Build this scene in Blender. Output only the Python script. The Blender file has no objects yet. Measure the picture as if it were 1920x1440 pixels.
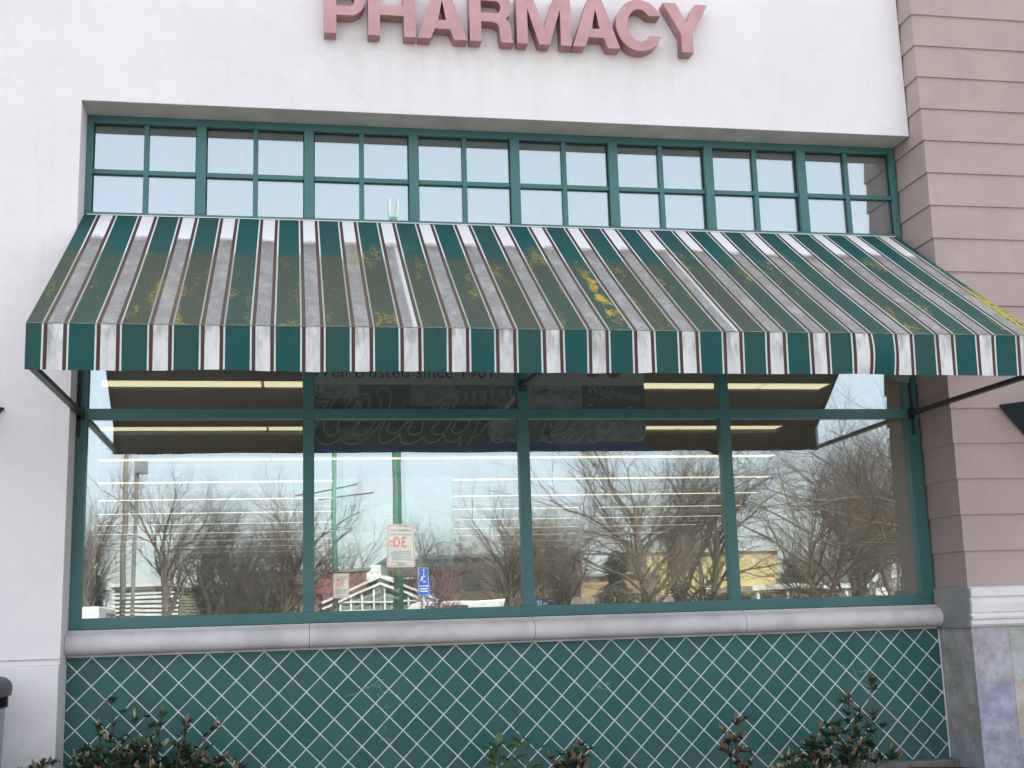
import bpy, bmesh, math, random
from mathutils import Vector, Matrix, noise
R = math.radians
rnd = random.Random(7)
scene = bpy.context.scene
col = scene.collection

# ------------------------------------------------------------------ camera
cam_d = bpy.data.cameras.new("camera"); cam = bpy.data.objects.new("camera", cam_d); col.objects.link(cam)
cam_d.sensor_width = 36.0; cam_d.lens = 42.85; cam_d.clip_start = 0.05; cam_d.clip_end = 3000
YAW, PITCH, ROLL = 0.1831, 0.1894, -0.0306
f = Vector((math.sin(YAW)*math.cos(PITCH), math.cos(YAW)*math.cos(PITCH), math.sin(PITCH)))
r0 = Vector((math.cos(YAW), -math.sin(YAW), 0)); u0 = r0.cross(f)
cr = r0*math.cos(ROLL)+u0*math.sin(ROLL); cu = -r0*math.sin(ROLL)+u0*math.cos(ROLL)
cam.matrix_world = Matrix(((cr.x, cu.x, -f.x, 1.6686), (cr.y, cu.y, -f.y, -9.9735), (cr.z, cu.z, -f.z, 1.5009), (0, 0, 0, 1)))
scene.camera = cam

# ------------------------------------------------------------------ sky, sun, exposure
SUN_EL, SUN_AZ = 46.0, 18.0          # sun stands behind the store, a little to its right
world = bpy.data.worlds.new("World"); scene.world = world; world.use_nodes = True
wn = world.node_tree; wn.nodes.clear()
out = wn.nodes.new('ShaderNodeOutputWorld'); bg = wn.nodes.new('ShaderNodeBackground')
sky = wn.nodes.new('ShaderNodeTexSky'); sky.sky_type = 'NISHITA'; sky.sun_disc = False
sky.sun_elevation = R(SUN_EL); sky.sun_rotation = R(SUN_AZ); sky.air_density = 1.0; sky.dust_density = 2.2; sky.ozone_density = 0.8
haze = wn.nodes.new('ShaderNodeMix'); haze.data_type = 'RGBA'; haze.inputs[0].default_value = 0.5
haze.inputs[7].default_value = (7.4, 7.2, 7.0, 1)
wn.links.new(sky.outputs[0], haze.inputs[6]); wn.links.new(haze.outputs[2], bg.inputs[0])
bg.inputs[1].default_value = 0.088; wn.links.new(bg.outputs[0], out.inputs[0])
sun_d = bpy.data.lights.new("sun", 'SUN'); sun_d.energy = 3.8; sun_d.angle = R(0.6); sun_d.color = (1.0, 0.95, 0.87)
sun = bpy.data.objects.new("sun", sun_d); col.objects.link(sun)
sdir = Vector((math.sin(R(SUN_AZ))*math.cos(R(SUN_EL)), math.cos(R(SUN_AZ))*math.cos(R(SUN_EL)), math.sin(R(SUN_EL))))
sun.rotation_euler = sdir.to_track_quat('Z', 'Y').to_euler(); sun.location = (0, 20, 40)
vs = scene.view_settings; vs.view_transform = 'Standard'; vs.look = 'None'; vs.exposure = 1.9; vs.gamma = 1.0
scene.render.resolution_x = 1024; scene.render.resolution_y = 768
scene.cycles.max_bounces = 10; scene.cycles.transparent_max_bounces = 24; scene.cycles.glossy_bounces = 5
scene.cycles.sample_clamp_indirect = 6.0

# ------------------------------------------------------------------ helpers
def tag(o, label=None, cat=None, group=None, kind=None):
    if label: o['label'] = label
    if cat: o['category'] = cat
    if group: o['group'] = group
    if kind: o['kind'] = kind
    return o

def empty(name, loc=(0, 0, 0), label=None, cat=None, group=None, rz=0):
    o = bpy.data.objects.new(name, None); col.objects.link(o)
    o.location = loc; o.rotation_euler = (0, 0, rz); o.empty_display_size = 0.1
    return tag(o, label, cat, group)

def copy_tree(o, parent=None):
    c = o.copy(); col.objects.link(c)
    if parent: c.parent = parent
    for ch in [x for x in bpy.data.objects if x.parent == o]:
        copy_tree(ch, c)
    return c

class MB:
    """collects faces and links them as ONE mesh object"""
    def __init__(s): s.v = []; s.f = []; s.c = []; s.m = []
    def quad(s, a, b, c, d, colr=None, mi=0):
        n = len(s.v); s.v += [tuple(a), tuple(b), tuple(c), tuple(d)]; s.f.append((n, n+1, n+2, n+3)); s.c.append(colr); s.m.append(mi)
    def face(s, pts, colr=None, mi=0):
        n = len(s.v); s.v += [tuple(p) for p in pts]; s.f.append(tuple(range(n, n+len(pts)))); s.c.append(colr); s.m.append(mi)
    def box(s, x0, x1, y0, y1, z0, z1, colr=None, mi=0):
        n = len(s.v)
        s.v += [(x0, y0, z0), (x1, y0, z0), (x1, y1, z0), (x0, y1, z0), (x0, y0, z1), (x1, y0, z1), (x1, y1, z1), (x0, y1, z1)]
        for q in ((0, 3, 2, 1), (4, 5, 6, 7), (0, 1, 5, 4), (1, 2, 6, 5), (2, 3, 7, 6), (3, 0, 4, 7)):
            s.f.append(tuple(n+i for i in q)); s.c.append(colr); s.m.append(mi)
    def obox(s, p0, p1, w, h, up=(0, 0, 1), colr=None, mi=0):
        """bar of section w x h from p0 to p1"""
        p0 = Vector(p0); p1 = Vector(p1); d = (p1-p0).normalized(); u = Vector(up)
        if abs(d.dot(u)) > 0.98: u = Vector((0, 1, 0))
        a = d.cross(u).normalized(); b = a.cross(d).normalized(); n = len(s.v)
        for p in (p0, p1):
            for sa, sb in ((-1, -1), (1, -1), (1, 1), (-1, 1)):
                s.v.append(tuple(p+a*sa*w/2+b*sb*h/2))
        for q in ((0, 3, 2, 1), (4, 5, 6, 7), (0, 1, 5, 4), (1, 2, 6, 5), (2, 3, 7, 6), (3, 0, 4, 7)):
            s.f.append(tuple(n+i for i in q)); s.c.append(colr); s.m.append(mi)
    def tube(s, pts, rad, k=6, mi=0, cap=True, colr=None):
        pts = [Vector(p) for p in pts]; n0 = len(s.v)
        if not hasattr(rad, '__len__'): rad = [rad]*len(pts)
        ref = Vector((0, 0, 1))
        for i, p in enumerate(pts):
            d = (pts[min(i+1, len(pts)-1)]-pts[max(i-1, 0)])
            if d.length < 1e-9: d = Vector((0, 0, 1))
            d.normalize()
            if i == 0: ref = Vector((1, 0, 0)) if abs(d.x) < 0.8 else Vector((0, 1, 0))
            a = (ref-d*ref.dot(d)).normalized(); b = d.cross(a); ref = a
            for j in range(k):
                t = 2*math.pi*j/k; s.v.append(tuple(p+(a*math.cos(t)+b*math.sin(t))*rad[i]))
        for i in range(len(pts)-1):
            for j in range(k):
                j2 = (j+1) % k; s.f.append((n0+i*k+j, n0+i*k+j2, n0+(i+1)*k+j2, n0+(i+1)*k+j)); s.c.append(colr); s.m.append(mi)
        if cap:
            s.f.append(tuple(n0+j for j in reversed(range(k)))); s.c.append(colr); s.m.append(mi)
            e = n0+(len(pts)-1)*k; s.f.append(tuple(e+j for j in range(k))); s.c.append(colr); s.m.append(mi)
    def prism(s, prof, axis, a0, a1, colr=None, mi=0, caps=True):
        """prof: 2-D points (y,z) swept along X (axis 'x'), or (x,z) swept along Y (axis 'y')"""
        n = len(s.v); k = len(prof)
        for a in (a0, a1):
            for p in prof:
                s.v.append((a, p[0], p[1]) if axis == 'x' else (p[0], a, p[1]))
        for i in range(k):
            j = (i+1) % k; s.f.append((n+i, n+j, n+k+j, n+k+i)); s.c.append(colr); s.m.append(mi)
        if caps:
            s.f.append(tuple(n+i for i in reversed(range(k)))); s.c.append(colr); s.m.append(mi)
            s.f.append(tuple(n+k+i for i in range(k))); s.c.append(colr); s.m.append(mi)
    def build(s, name, mats, parent=None, smooth=False, bevel=0, loc=None):
        me = bpy.data.meshes.new(name); me.from_pydata(s.v, [], s.f); me.update()
        if not isinstance(mats, (list, tuple)): mats = [mats]
        for m in mats: me.materials.append(m)
        if len(mats) > 1: me.polygons.foreach_set('material_index', s.m)
        if any(c is not None for c in s.c):
            at = me.color_attributes.new('tint', 'FLOAT_COLOR', 'CORNER'); i = 0
            for p, c in zip(me.polygons, s.c):
                for _ in p.loop_indices: at.data[i].color = (*(c or (1, 1, 1)), 1); i += 1
        if smooth:
            for p in me.polygons: p.use_smooth = True
        o = bpy.data.objects.new(name, me); col.objects.link(o)
        if parent: o.parent = parent
        if loc: o.location = loc
        if bevel:
            b = o.modifiers.new('bevel', 'BEVEL'); b.width = bevel; b.segments = 2; b.limit_method = 'ANGLE'
        return o

def curve_mesh(splines, extrude=0.0, bevel=0.0, text=None, size=1.0, align='CENTER', res=4):
    """filled 2-D outlines or text -> mesh data (XY plane, extruded +-Z)"""
    if text is not None:
        cd = bpy.data.curves.new('t', 'FONT'); cd.body = text; cd.size = size; cd.align_x = align; cd.resolution_u = 3
    else:
        cd = bpy.data.curves.new('c', 'CURVE'); cd.dimensions = '2D'; cd.fill_mode = 'BOTH'
        for pts in splines:
            sp = cd.splines.new('POLY'); sp.points.add(len(pts)-1)
            for i, p in enumerate(pts): sp.points[i].co = (p[0], p[1], 0, 1)
            sp.use_cyclic_u = True
    cd.extrude = extrude; cd.bevel_depth = bevel
    ob = bpy.data.objects.new('tmp', cd); col.objects.link(ob)
    bpy.context.view_layer.update()
    me = bpy.data.meshes.new_from_object(ob.evaluated_get(bpy.context.evaluated_depsgraph_get()))
    bpy.data.objects.remove(ob); bpy.data.curves.remove(cd)
    return me

def place_mesh(me, name, mat, M, parent=None):
    me.transform(M); me.materials.clear(); me.materials.append(mat); me.name = name
    o = bpy.data.objects.new(name, me); col.objects.link(o)
    if parent: o.parent = parent
    return o
# XY plane of a curve -> wall plane facing -Y (x right, y up)
def wallM(x, y, z, mirror=False):
    m = Matrix(((1, 0, 0, x), (0, 0, -1, y), (0, 1, 0, z), (0, 0, 0, 1)))
    if mirror:   # facing +Y
        m = Matrix(((-1, 0, 0, x), (0, 0, 1, y), (0, 1, 0, z), (0, 0, 0, 1)))
    return m

# ------------------------------------------------------------------ materials
class NT:
    def __init__(s, name, rough=0.7, base=(0.5, 0.5, 0.5), spec=0.5, metal=0):
        s.m = bpy.data.materials.new(name); s.m.use_nodes = True; s.t = s.m.node_tree; s.b = s.t.nodes['Principled BSDF']
        s.b.inputs['Roughness'].default_value = rough; s.b.inputs['Base Color'].default_value = (*base, 1)
        s.b.inputs['Specular IOR Level'].default_value = spec; s.b.inputs['Metallic'].default_value = metal
        s.tc = s.t.nodes.new('ShaderNodeTexCoord'); s.pos = s.tc.outputs['Object']
    def n(s, ty, **kw):
        x = s.t.nodes.new(ty)
        for k, v in kw.items(): setattr(x, k, v)
        return x
    def l(s, a, b): s.t.links.new(a, b)
    def val(s, v, sock):
        if isinstance(v, (int, float)): sock.default_value = v
        elif isinstance(v, tuple): sock.default_value = v if len(v) != 3 or sock.type == 'VECTOR' else (*v, 1)
        else: s.l(v, sock)
    def math(s, op, a, b=0.0, c=None, clamp=False):
        x = s.n('ShaderNodeMath', operation=op, use_clamp=clamp); s.val(a, x.inputs[0]); s.val(b, x.inputs[1])
        if c is not None: s.val(c, x.inputs[2])
        return x.outputs[0]
    def mix(s, fac, a, b, blend='MIX'):
        x = s.n('ShaderNodeMix', data_type='RGBA', blend_type=blend); s.val(fac, x.inputs[0]); s.val(a, x.inputs[6]); s.val(b, x.inputs[7]); return x.outputs[2]
    def noise(s, scale, detail=3, rough=0.5, vec=None, stretch=None, out='Fac'):
        x = s.n('ShaderNodeTexNoise'); x.inputs['Scale'].default_value = scale; x.inputs['Detail'].default_value = detail; x.inputs['Roughness'].default_value = rough
        v = vec or s.pos
        if stretch:
            mp = s.n('ShaderNodeMapping'); mp.inputs['Scale'].default_value = stretch; s.l(v, mp.inputs[0]); v = mp.outputs[0]
        s.l(v, x.inputs['Vector']); return x.outputs[out]
    def ramp(s, fac, stops, interp='LINEAR'):
        x = s.n('ShaderNodeValToRGB'); x.color_ramp.interpolation = interp; e = x.color_ramp.elements
        while len(e) > 1: e.remove(e[0])
        e[0].position = stops[0][0]; e[0].color = (*stops[0][1], 1) if len(stops[0][1]) == 3 else stops[0][1]
        for p, c in stops[1:]:
            q = e.new(p); q.color = (*c, 1)
        s.val(fac, x.inputs[0]); return x.outputs[0]
    def smooth(s, v, a, b):
        x = s.n('ShaderNodeMapRange', interpolation_type='SMOOTHSTEP'); s.val(v, x.inputs[0]); x.inputs[1].default_value = a; x.inputs[2].default_value = b
        return x.outputs[0]
    def xyz(s):
        x = s.n('ShaderNodeSeparateXYZ'); s.l(s.pos, x.inputs[0]); return x.outputs
    def base(s, c): s.val(c, s.b.inputs['Base Color'])
    def bump(s, h, dist=0.01, strength=1.0):
        x = s.n('ShaderNodeBump'); x.inputs['Strength'].default_value = strength; x.inputs['Distance'].default_value = dist
        s.val(h, x.inputs['Height']); s.l(x.outputs[0], s.b.inputs['Normal'])

def mottled(name, c, rough=0.7, amt=0.15, scale=3, bump=0.0, bscale=60, c2=None, spec=0.4, metal=0):
    t = NT(name, rough, c, spec, metal)
    n1 = t.noise(scale, 5, 0.6); d = c2 or tuple(x*(1-amt*2) for x in c)
    t.base(t.mix(t.smooth(n1, 0.3, 0.75), c, d))
    if bump: t.bump(t.noise(bscale, 4, 0.6), bump)
    return t.m

def plaster():
    t = NT('plaster', 0.85, spec=0.25); x, y, z = t.xyz()
    big = t.noise(0.9, 6, 0.62); med = t.noise(5, 5, 0.6); drip = t.noise(2.2, 4, 0.6, stretch=(3.2, 1, 0.28))
    c = t.mix(t.smooth(big, 0.3, 0.72), (0.86, 0.835, 0.855), (0.79, 0.77, 0.80))
    c = t.mix(t.math('MULTIPLY', t.smooth(med, 0.5, 0.8), 0.25), c, (0.66, 0.635, 0.65))
    c = t.mix(t.math('MULTIPLY', t.smooth(drip, 0.56, 0.8), 0.18), c, (0.66, 0.61, 0.57))
    # yellowish run-off under the letters
    below = t.math('MULTIPLY', t.smooth(z, 5.6, 6.3), t.math('SUBTRACT', 1.0, t.smooth(z, 6.36, 6.42)))
    run = t.math('MULTIPLY', below, t.smooth(t.noise(3.0, 4, 0.6, stretch=(2.5, 1, 0.5)), 0.42, 0.65))
    inx = t.math('MULTIPLY', t.smooth(x, 1.8, 2.1), t.math('SUBTRACT', 1.0, t.smooth(x, 5.1, 5.5)))
    c = t.mix(t.math('MULTIPLY', t.math('MULTIPLY', run, inx), 0.3), c, (0.70, 0.63, 0.52))
    # splashes and dust low on the wall
    low = t.math('MULTIPLY', t.math('SUBTRACT', 1.0, t.smooth(z, 0.1, 1.4)), t.smooth(t.noise(6, 5, 0.65), 0.38, 0.7))
    c = t.mix(t.math('MULTIPLY', low, 0.35), c, (0.50, 0.49, 0.50))
    vo = t.n('ShaderNodeTexVoronoi', feature='DISTANCE_TO_EDGE'); vo.inputs['Scale'].default_value = .55
    wv = t.n('ShaderNodeMix', data_type='VECTOR'); wv.inputs[0].default_value = .22; t.l(t.pos, wv.inputs[4]); t.l(t.noise(1.6, 5, .7, out='Color'), wv.inputs[5]); t.l(wv.outputs[1], vo.inputs['Vector'])
    ck = t.math('MULTIPLY', t.math('SUBTRACT', 1.0, t.smooth(vo.outputs[0], 0.0, 0.006)), t.smooth(t.noise(1.1, 2, .5), .5, .62))
    c = t.mix(t.math('MULTIPLY', ck, .10), c, (0.5, 0.47, 0.46))
    t.base(c)
    h = t.math('ADD', t.math('MULTIPLY', t.noise(26, 4, .6, stretch=(1, 1, .45)), .9), t.noise(150, 4, 0.7), t.math('MULTIPLY', t.noise(9, 3, 0.5), 1.6))
    t.bump(h, 0.006, 0.8); return t.m

def siding_mat():
    t = NT('mauve_siding_paint', 0.75, spec=0.3)
    c = t.mix(t.smooth(t.noise(1.6, 5, 0.6), 0.3, 0.75), (0.44, 0.35, 0.33), (0.385, 0.31, 0.295))
    c = t.mix(t.math('MULTIPLY', t.smooth(t.noise(3, 4, 0.6, stretch=(4, 4, 0.4)), 0.5, 0.8), 0.4), c, (0.36, 0.285, 0.29))
    sp = t.smooth(t.noise(13, 2, 0.5), 0.73, 0.76); c = t.mix(t.math('MULTIPLY', sp, 0.18), c, (0.2, 0.16, 0.16))
    t.base(c); t.bump(t.noise(110, 4, 0.65), 0.003, 0.8); return t.m

def green_paint():
    t = NT('green_frame_paint', 0.38, spec=0.5); x, y, z = t.xyz()
    c = t.mix(t.smooth(t.noise(1.3, 4, 0.6), 0.3, 0.7), (0.042, 0.155, 0.155), (0.054, 0.178, 0.175))
    c = t.mix(t.math('MULTIPLY', t.smooth(t.noise(14, 5, 0.7), 0.55, 0.8), 0.35), c, (0.10, 0.20, 0.19))
    t.base(c); t.b.inputs['Roughness'].default_value = 0.42; t.bump(t.noise(70, 3, 0.6), 0.0008, 0.7); return t.m

def tile_mat():
    t = NT('green_wall_tile', 0.4, spec=0.32); x, y, z = t.xyz()
    T = 0.2155/math.sqrt(2); X0, Z0 = 0.1849, 1.3005
    xs = t.math('SUBTRACT', x, X0); zs = t.math('SUBTRACT', z, Z0)
    u = t.math('DIVIDE', t.math('ADD', xs, zs), T*math.sqrt(2)); v = t.math('DIVIDE', t.math('SUBTRACT', xs, zs), T*math.sqrt(2))
    du = t.math('ABSOLUTE', t.math('SUBTRACT', t.math('FRACT', t.math('ADD', u, 0.5)), 0.5)); dv = t.math('ABSOLUTE', t.math('SUBTRACT', t.math('FRACT', t.math('ADD', v, 0.5)), 0.5))
    d = t.math('MINIMUM', du, dv)
    d = t.math('ADD', d, t.math('MULTIPLY', t.math('SUBTRACT', t.noise(40, 2, 0.5), 0.5), 0.012))
    g = t.smooth(d, 0.025, 0.033)          # 0 = grout, 1 = tile
    cb = t.n('ShaderNodeCombineXYZ'); t.l(t.math('FLOOR', u), cb.inputs[0]); t.l(t.math('FLOOR', v), cb.inputs[1])
    w = t.n('ShaderNodeTexWhiteNoise', noise_dimensions='3D'); t.l(cb.outputs[0], w.inputs['Vector'])
    tc = t.mix(w.outputs['Value'], (0.028, 0.114, 0.112), (0.040, 0.140, 0.134))
    tc = t.mix(t.math('MULTIPLY', t.smooth(t.noise(2.5, 5, 0.7), 0.4, 0.75), 0.5), tc, (0.050, 0.145, 0.135))
    tc = t.mix(t.math('MULTIPLY', t.smooth(t.noise(30, 5, 0.75), 0.6, 0.8), 0.4), tc, (0.12, 0.21, 0.20))
    low = t.math('SUBTRACT', 1.0, t.smooth(z, 0.2, 0.55)); spl = t.math('MULTIPLY', t.smooth(t.noise(55, 3, .7), .64, .70), t.math('SUBTRACT', 1.0, t.smooth(z, .25, .9)))
    tc = t.mix(t.math('MULTIPLY', spl, .5), tc, (0.20, 0.20, 0.17))
    tc = t.mix(t.math('MULTIPLY', t.math('MULTIPLY', low, t.smooth(t.noise(9, 5, 0.7), 0.35, 0.7)), 0.4), tc, (0.16, 0.19, 0.17))
    gc = t.mix(t.smooth(t.noise(6, 4, 0.6), 0.35, 0.7), (0.72, 0.76, 0.76), (0.56, 0.61, 0.61))
    t.base(t.mix(g, gc, tc)); t.val(t.math('MULTIPLY_ADD', g, -0.45, 0.85), t.b.inputs['Roughness'])
    t.bump(t.math('ADD', g, t.math('MULTIPLY', t.noise(25, 3, 0.5), 0.15)), 0.0015, 0.8); return t.m

def awning_mat(name='striped_canvas', valance=False):
    t = NT(name, 0.8, spec=0.25); x, y, z = t.xyz()
    P, X0 = 0.3262, 0.100
    k = t.math('DIVIDE', t.math('SUBTRACT', x, X0), P); fr = t.math('FRACT', k); idx = t.math('FLOOR', k)
    G = (0.0, 0.0, 0.0)
    white = (0.74, 0.75, 0.76); thin = (0.60, 0.68, 0.66); mar = (0.085, 0.040, 0.042); grn = (0.011, 0.080, 0.080)
    stops = [(0.0, thin), (0.034, mar), (0.106, white), (0.402, mar), (0.474, thin), (0.508, grn)]
    c = t.ramp(fr, stops, 'CONSTANT')
    isg = t.ramp(fr, [(0.0, (0, 0, 0)), (0.508, (1, 1, 1))], 'CONSTANT')
    isw = t.ramp(fr, [(0.0, (0, 0, 0)), (0.106, (1, 1, 1)), (0.402, (0, 0, 0))], 'CONSTANT')
    w = t.n('ShaderNodeTexWhiteNoise', noise_dimensions='1D'); t.l(t.math('FLOOR', t.math('ADD', k, 0.49)), w.inputs['W']); rv = w.outputs['Value']
    c = t.mix(t.math('MULTIPLY', t.smooth(rv, 0.55, 0.6), t.math('MULTIPLY', isg, 0.35)), c, (0.035, 0.075, 0.068))
    if not valance:
        v = t.math('DIVIDE', y, -1.976)
        wob = t.math('MULTIPLY', t.math('SUBTRACT', t.noise(6.5, 5, 0.65), 0.5), 0.14)
        vg = t.math('ADD', v, wob)
        # grey film on the pale stripes from a quarter of the way down
        film = t.smooth(t.math('ADD', v, t.math('MULTIPLY', wob, 0.7)), 0.215, 0.26)
        streak = t.noise(9, 4, 0.6, stretch=(1, 0.12, 1))
        filma = t.math('MULTIPLY', film, t.math('MULTIPLY_ADD', t.smooth(streak, 0.2, 0.6), 0.25, 0.75))
        # two rubbed, cleaner streaks
        def band(c0, wd): return t.math('SUBTRACT', 1.0, t.smooth(t.math('ABSOLUTE', t.math('SUBTRACT', x, c0)), wd*0.4, wd))
        clean = t.math('MAXIMUM', band(2.512, 0.036), band(4.80, 0.034))
        filma = t.math('MULTIPLY', filma, t.math('SUBTRACT', 1.0, t.math('MULTIPLY', clean, 0.6)))
        greyc = t.mix(t.smooth(t.noise(24, 5, 0.7), 0.3, 0.75), (0.185, 0.185, 0.178), (0.255, 0.255, 0.245))
        c = t.mix(t.math('MULTIPLY', t.math('MULTIPLY', filma, isw), 0.94), c, greyc)
        lip = t.math('MULTIPLY', t.smooth(vg, 0.205, 0.235), t.math('SUBTRACT', 1.0, t.smooth(vg, 0.25, 0.32)))
        c = t.mix(t.math('MULTIPLY', t.math('MULTIPLY', lip, isw), 0.45), c, (0.15, 0.13, 0.115))
        # algae on everything else
        alg = t.smooth(vg, 0.33, 0.42)
        right = t.math('SUBTRACT', 1.0, t.math('MULTIPLY', t.smooth(x, 3.6, 7.0), 0.55))
        alga = t.math('MULTIPLY', t.math('MULTIPLY', alg, right), t.math('MULTIPLY_ADD', rv, 0.45, 0.50))
        algc = t.mix(t.smooth(t.noise(60, 5, 0.8), 0.38, 0.66), (0.048, 0.064, 0.044), (0.108, 0.104, 0.062))
        notw = t.math('SUBTRACT', 1.0, isw)
        c = t.mix(t.math('MULTIPLY', t.math('MULTIPLY', alga, isg), 0.95), c, algc)
        c = t.mix(t.math('MULTIPLY', t.math('MULTIPLY', alga, t.math('SUBTRACT', notw, isg)), 0.7), c, (0.11, 0.095, 0.065))
        # speckled grains
        sp = t.math('MULTIPLY', t.smooth(t.noise(120, 3, 0.7), 0.60, 0.72), t.math('MULTIPLY', alga, notw))
        c = t.mix(t.math('MULTIPLY', sp, 0.5), c, (0.20, 0.185, 0.11))
        # yellow lichen patches, drawn out along the slope
        lv = t.noise(2.3, 6, 0.66, stretch=(1.7, 0.42, .42)); fine = t.noise(34, 5, 0.75)
        edge = t.math('MULTIPLY', t.smooth(v, 0.17, 0.35), t.math('MULTIPLY_ADD', t.smooth(v, 0.85, 0.99), 0.35, 1.0))
        li = t.math('MULTIPLY', t.smooth(t.math('ADD', lv, t.math('MULTIPLY', fine, 0.42)), 0.755, 0.88), edge)
        wk = t.math('MAXIMUM', isg, t.math('MULTIPLY', t.smooth(rv, 0.85, 0.9), 0.5))
        c = t.mix(t.math('MULTIPLY', t.math('MULTIPLY', li, wk), 0.68), c, t.mix(t.smooth(fine, 0.4, 0.62), (0.14, 0.12, 0.05), (0.36, 0.28, 0.05)))
        # one strong patch along a seam, right of the middle
        seam = t.math('MULTIPLY', t.math('SUBTRACT', 1.0, t.smooth(t.math('ABSOLUTE', t.math('ADD', t.math('SUBTRACT', x, 3.955), t.math('MULTIPLY', t.math('SUBTRACT', t.noise(5, 3, 0.5), 0.5), 0.16))), 0.012, 0.06)), t.smooth(v, 0.38, 0.60))
        seam = t.math('MULTIPLY', seam, t.math('SUBTRACT', 1.0, t.smooth(v, 0.86, 0.98)))
        seam = t.math('MULTIPLY', seam, t.smooth(t.math('ADD', t.noise(7, 5, 0.7, stretch=(1.4, .6, 1)), t.math('MULTIPLY', fine, 0.35)), 0.62, 0.74))
        c = t.mix(t.math('MULTIPLY', seam, 0.95), c, (0.46, 0.34, 0.03))
        edg = t.math('MULTIPLY', t.smooth(x, 7.02, 7.12), t.math('MULTIPLY', t.smooth(v, 0.5, 0.7), t.smooth(t.noise(14, 4, 0.7), 0.42, 0.5)))
        c = t.mix(t.math('MULTIPLY', edg, 0.9), c, (0.42, 0.35, 0.05))
        t.bump(t.math('ADD', t.math('MULTIPLY', li, 0.4), t.noise(300, 2, 0.5)), 0.0012, 0.6)
    else:
        dn = t.noise(7, 5, 0.65, stretch=(1.6, 1, 0.5))
        topz = t.smooth(z, 3.17, 3.45)
        c = t.mix(t.math('MULTIPLY', t.math('MULTIPLY', t.smooth(dn, 0.35, 0.75), t.math('MULTIPLY_ADD', topz, 0.35, 0.55)), isw), c, (0.30, 0.32, 0.315))
        c = t.mix(t.math('MULTIPLY', isw, 0.10), c, (0.36, 0.38, 0.38))
        c = t.mix(t.math('MULTIPLY', t.math('MULTIPLY', t.smooth(dn, 0.4, 0.7), topz), 0.35), c, (0.06, 0.085, 0.05))
        t.bump(t.noise(300, 2, 0.5), 0.0006, 0.5)
    t.base(c); return t.m

def slate():
    t = NT('slate_tile', 0.5, spec=0.45)
    at = t.n('ShaderNodeAttribute', attribute_name='tint'); n1 = t.noise(5.5, 6, 0.68); n2 = t.noise(17, 5, 0.7)
    c = t.mix(t.smooth(n1, 0.36, 0.70), at.outputs['Color'], t.mix(0.5, at.outputs['Color'], (0.62, 0.64, 0.72)))
    c = t.mix(t.math('MULTIPLY', t.smooth(n2, 0.5, 0.78), 0.55), c, (0.20, 0.16, 0.15))
    c = t.mix(t.math('MULTIPLY', t.smooth(t.noise(9, 6, 0.75), 0.58, 0.72), 0.55), c, (0.68, 0.70, 0.76))
    t.base(c); t.bump(t.noise(12, 5, 0.6), 0.004, 0.7); return t.m

def glass_mat(name, fac, tint, wav=0.0007, dust=False):
    m = bpy.data.materials.new(name); m.use_nodes = True; t = m.node_tree; t.nodes.clear()
    o = t.nodes.new('ShaderNodeOutputMaterial'); mx = t.nodes.new('ShaderNodeMixShader'); tr = t.nodes.new('ShaderNodeBsdfTransparent'); gl = t.nodes.new('ShaderNodeBsdfGlossy')
    tr.inputs[0].default_value = (*tint, 1); gl.inputs['Roughness'].default_value = 0.0; gl.inputs['Color'].default_value = (0.78, 0.885, 0.925, 1)
    mx.inputs[0].default_value = fac
    tc = t.nodes.new('ShaderNodeTexCoord'); nz = t.nodes.new('ShaderNodeTexNoise'); nz.inputs['Scale'].default_value = 1.7; nz.inputs['Detail'].default_value = 1.5
    bp = t.nodes.new('ShaderNodeBump'); bp.inputs['Strength'].default_value = 1.0; bp.inputs['Distance'].default_value = wav
    t.links.new(tc.outputs['Object'], nz.inputs['Vector']); t.links.new(nz.outputs['Fac'], bp.inputs['Height']); t.links.new(bp.outputs[0], gl.inputs['Normal'])
    t.links.new(tr.outputs[0], mx.inputs[1]); t.links.new(gl.outputs[0], mx.inputs[2]); t.links.new(mx.outputs[0], o.inputs[0])
    if dust:      # thin uneven dust film on the street side, also added to veil the darks
        df = t.nodes.new('ShaderNodeBsdfDiffuse'); df.inputs[0].default_value = (.62, .68, .68, 1); m2 = t.nodes.new('ShaderNodeMixShader')
        mp = t.nodes.new('ShaderNodeMapping'); mp.inputs['Scale'].default_value = (5, 1, .9); n2 = t.nodes.new('ShaderNodeTexNoise'); n2.inputs['Scale'].default_value = 2.2; n2.inputs['Detail'].default_value = 6
        mr = t.nodes.new('ShaderNodeMapRange'); mr.inputs[1].default_value = .3; mr.inputs[2].default_value = .75; mr.inputs[3].default_value = .035; mr.inputs[4].default_value = .085
        t.links.new(tc.outputs['Object'], mp.inputs[0]); t.links.new(mp.outputs[0], n2.inputs['Vector']); t.links.new(n2.outputs['Fac'], mr.inputs[0]); t.links.new(mr.outputs[0], m2.inputs[0])
        t.links.new(mx.outputs[0], m2.inputs[1]); t.links.new(df.outputs[0], m2.inputs[2]); t.links.new(m2.outputs[0], o.inputs[0])
    return m

def emit(name, c, s):
    t = NT(name, 0.5, c); t.b.inputs['Emission Color'].default_value = (*c, 1); t.b.inputs['Emission Strength'].default_value = s; return t.m

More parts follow.
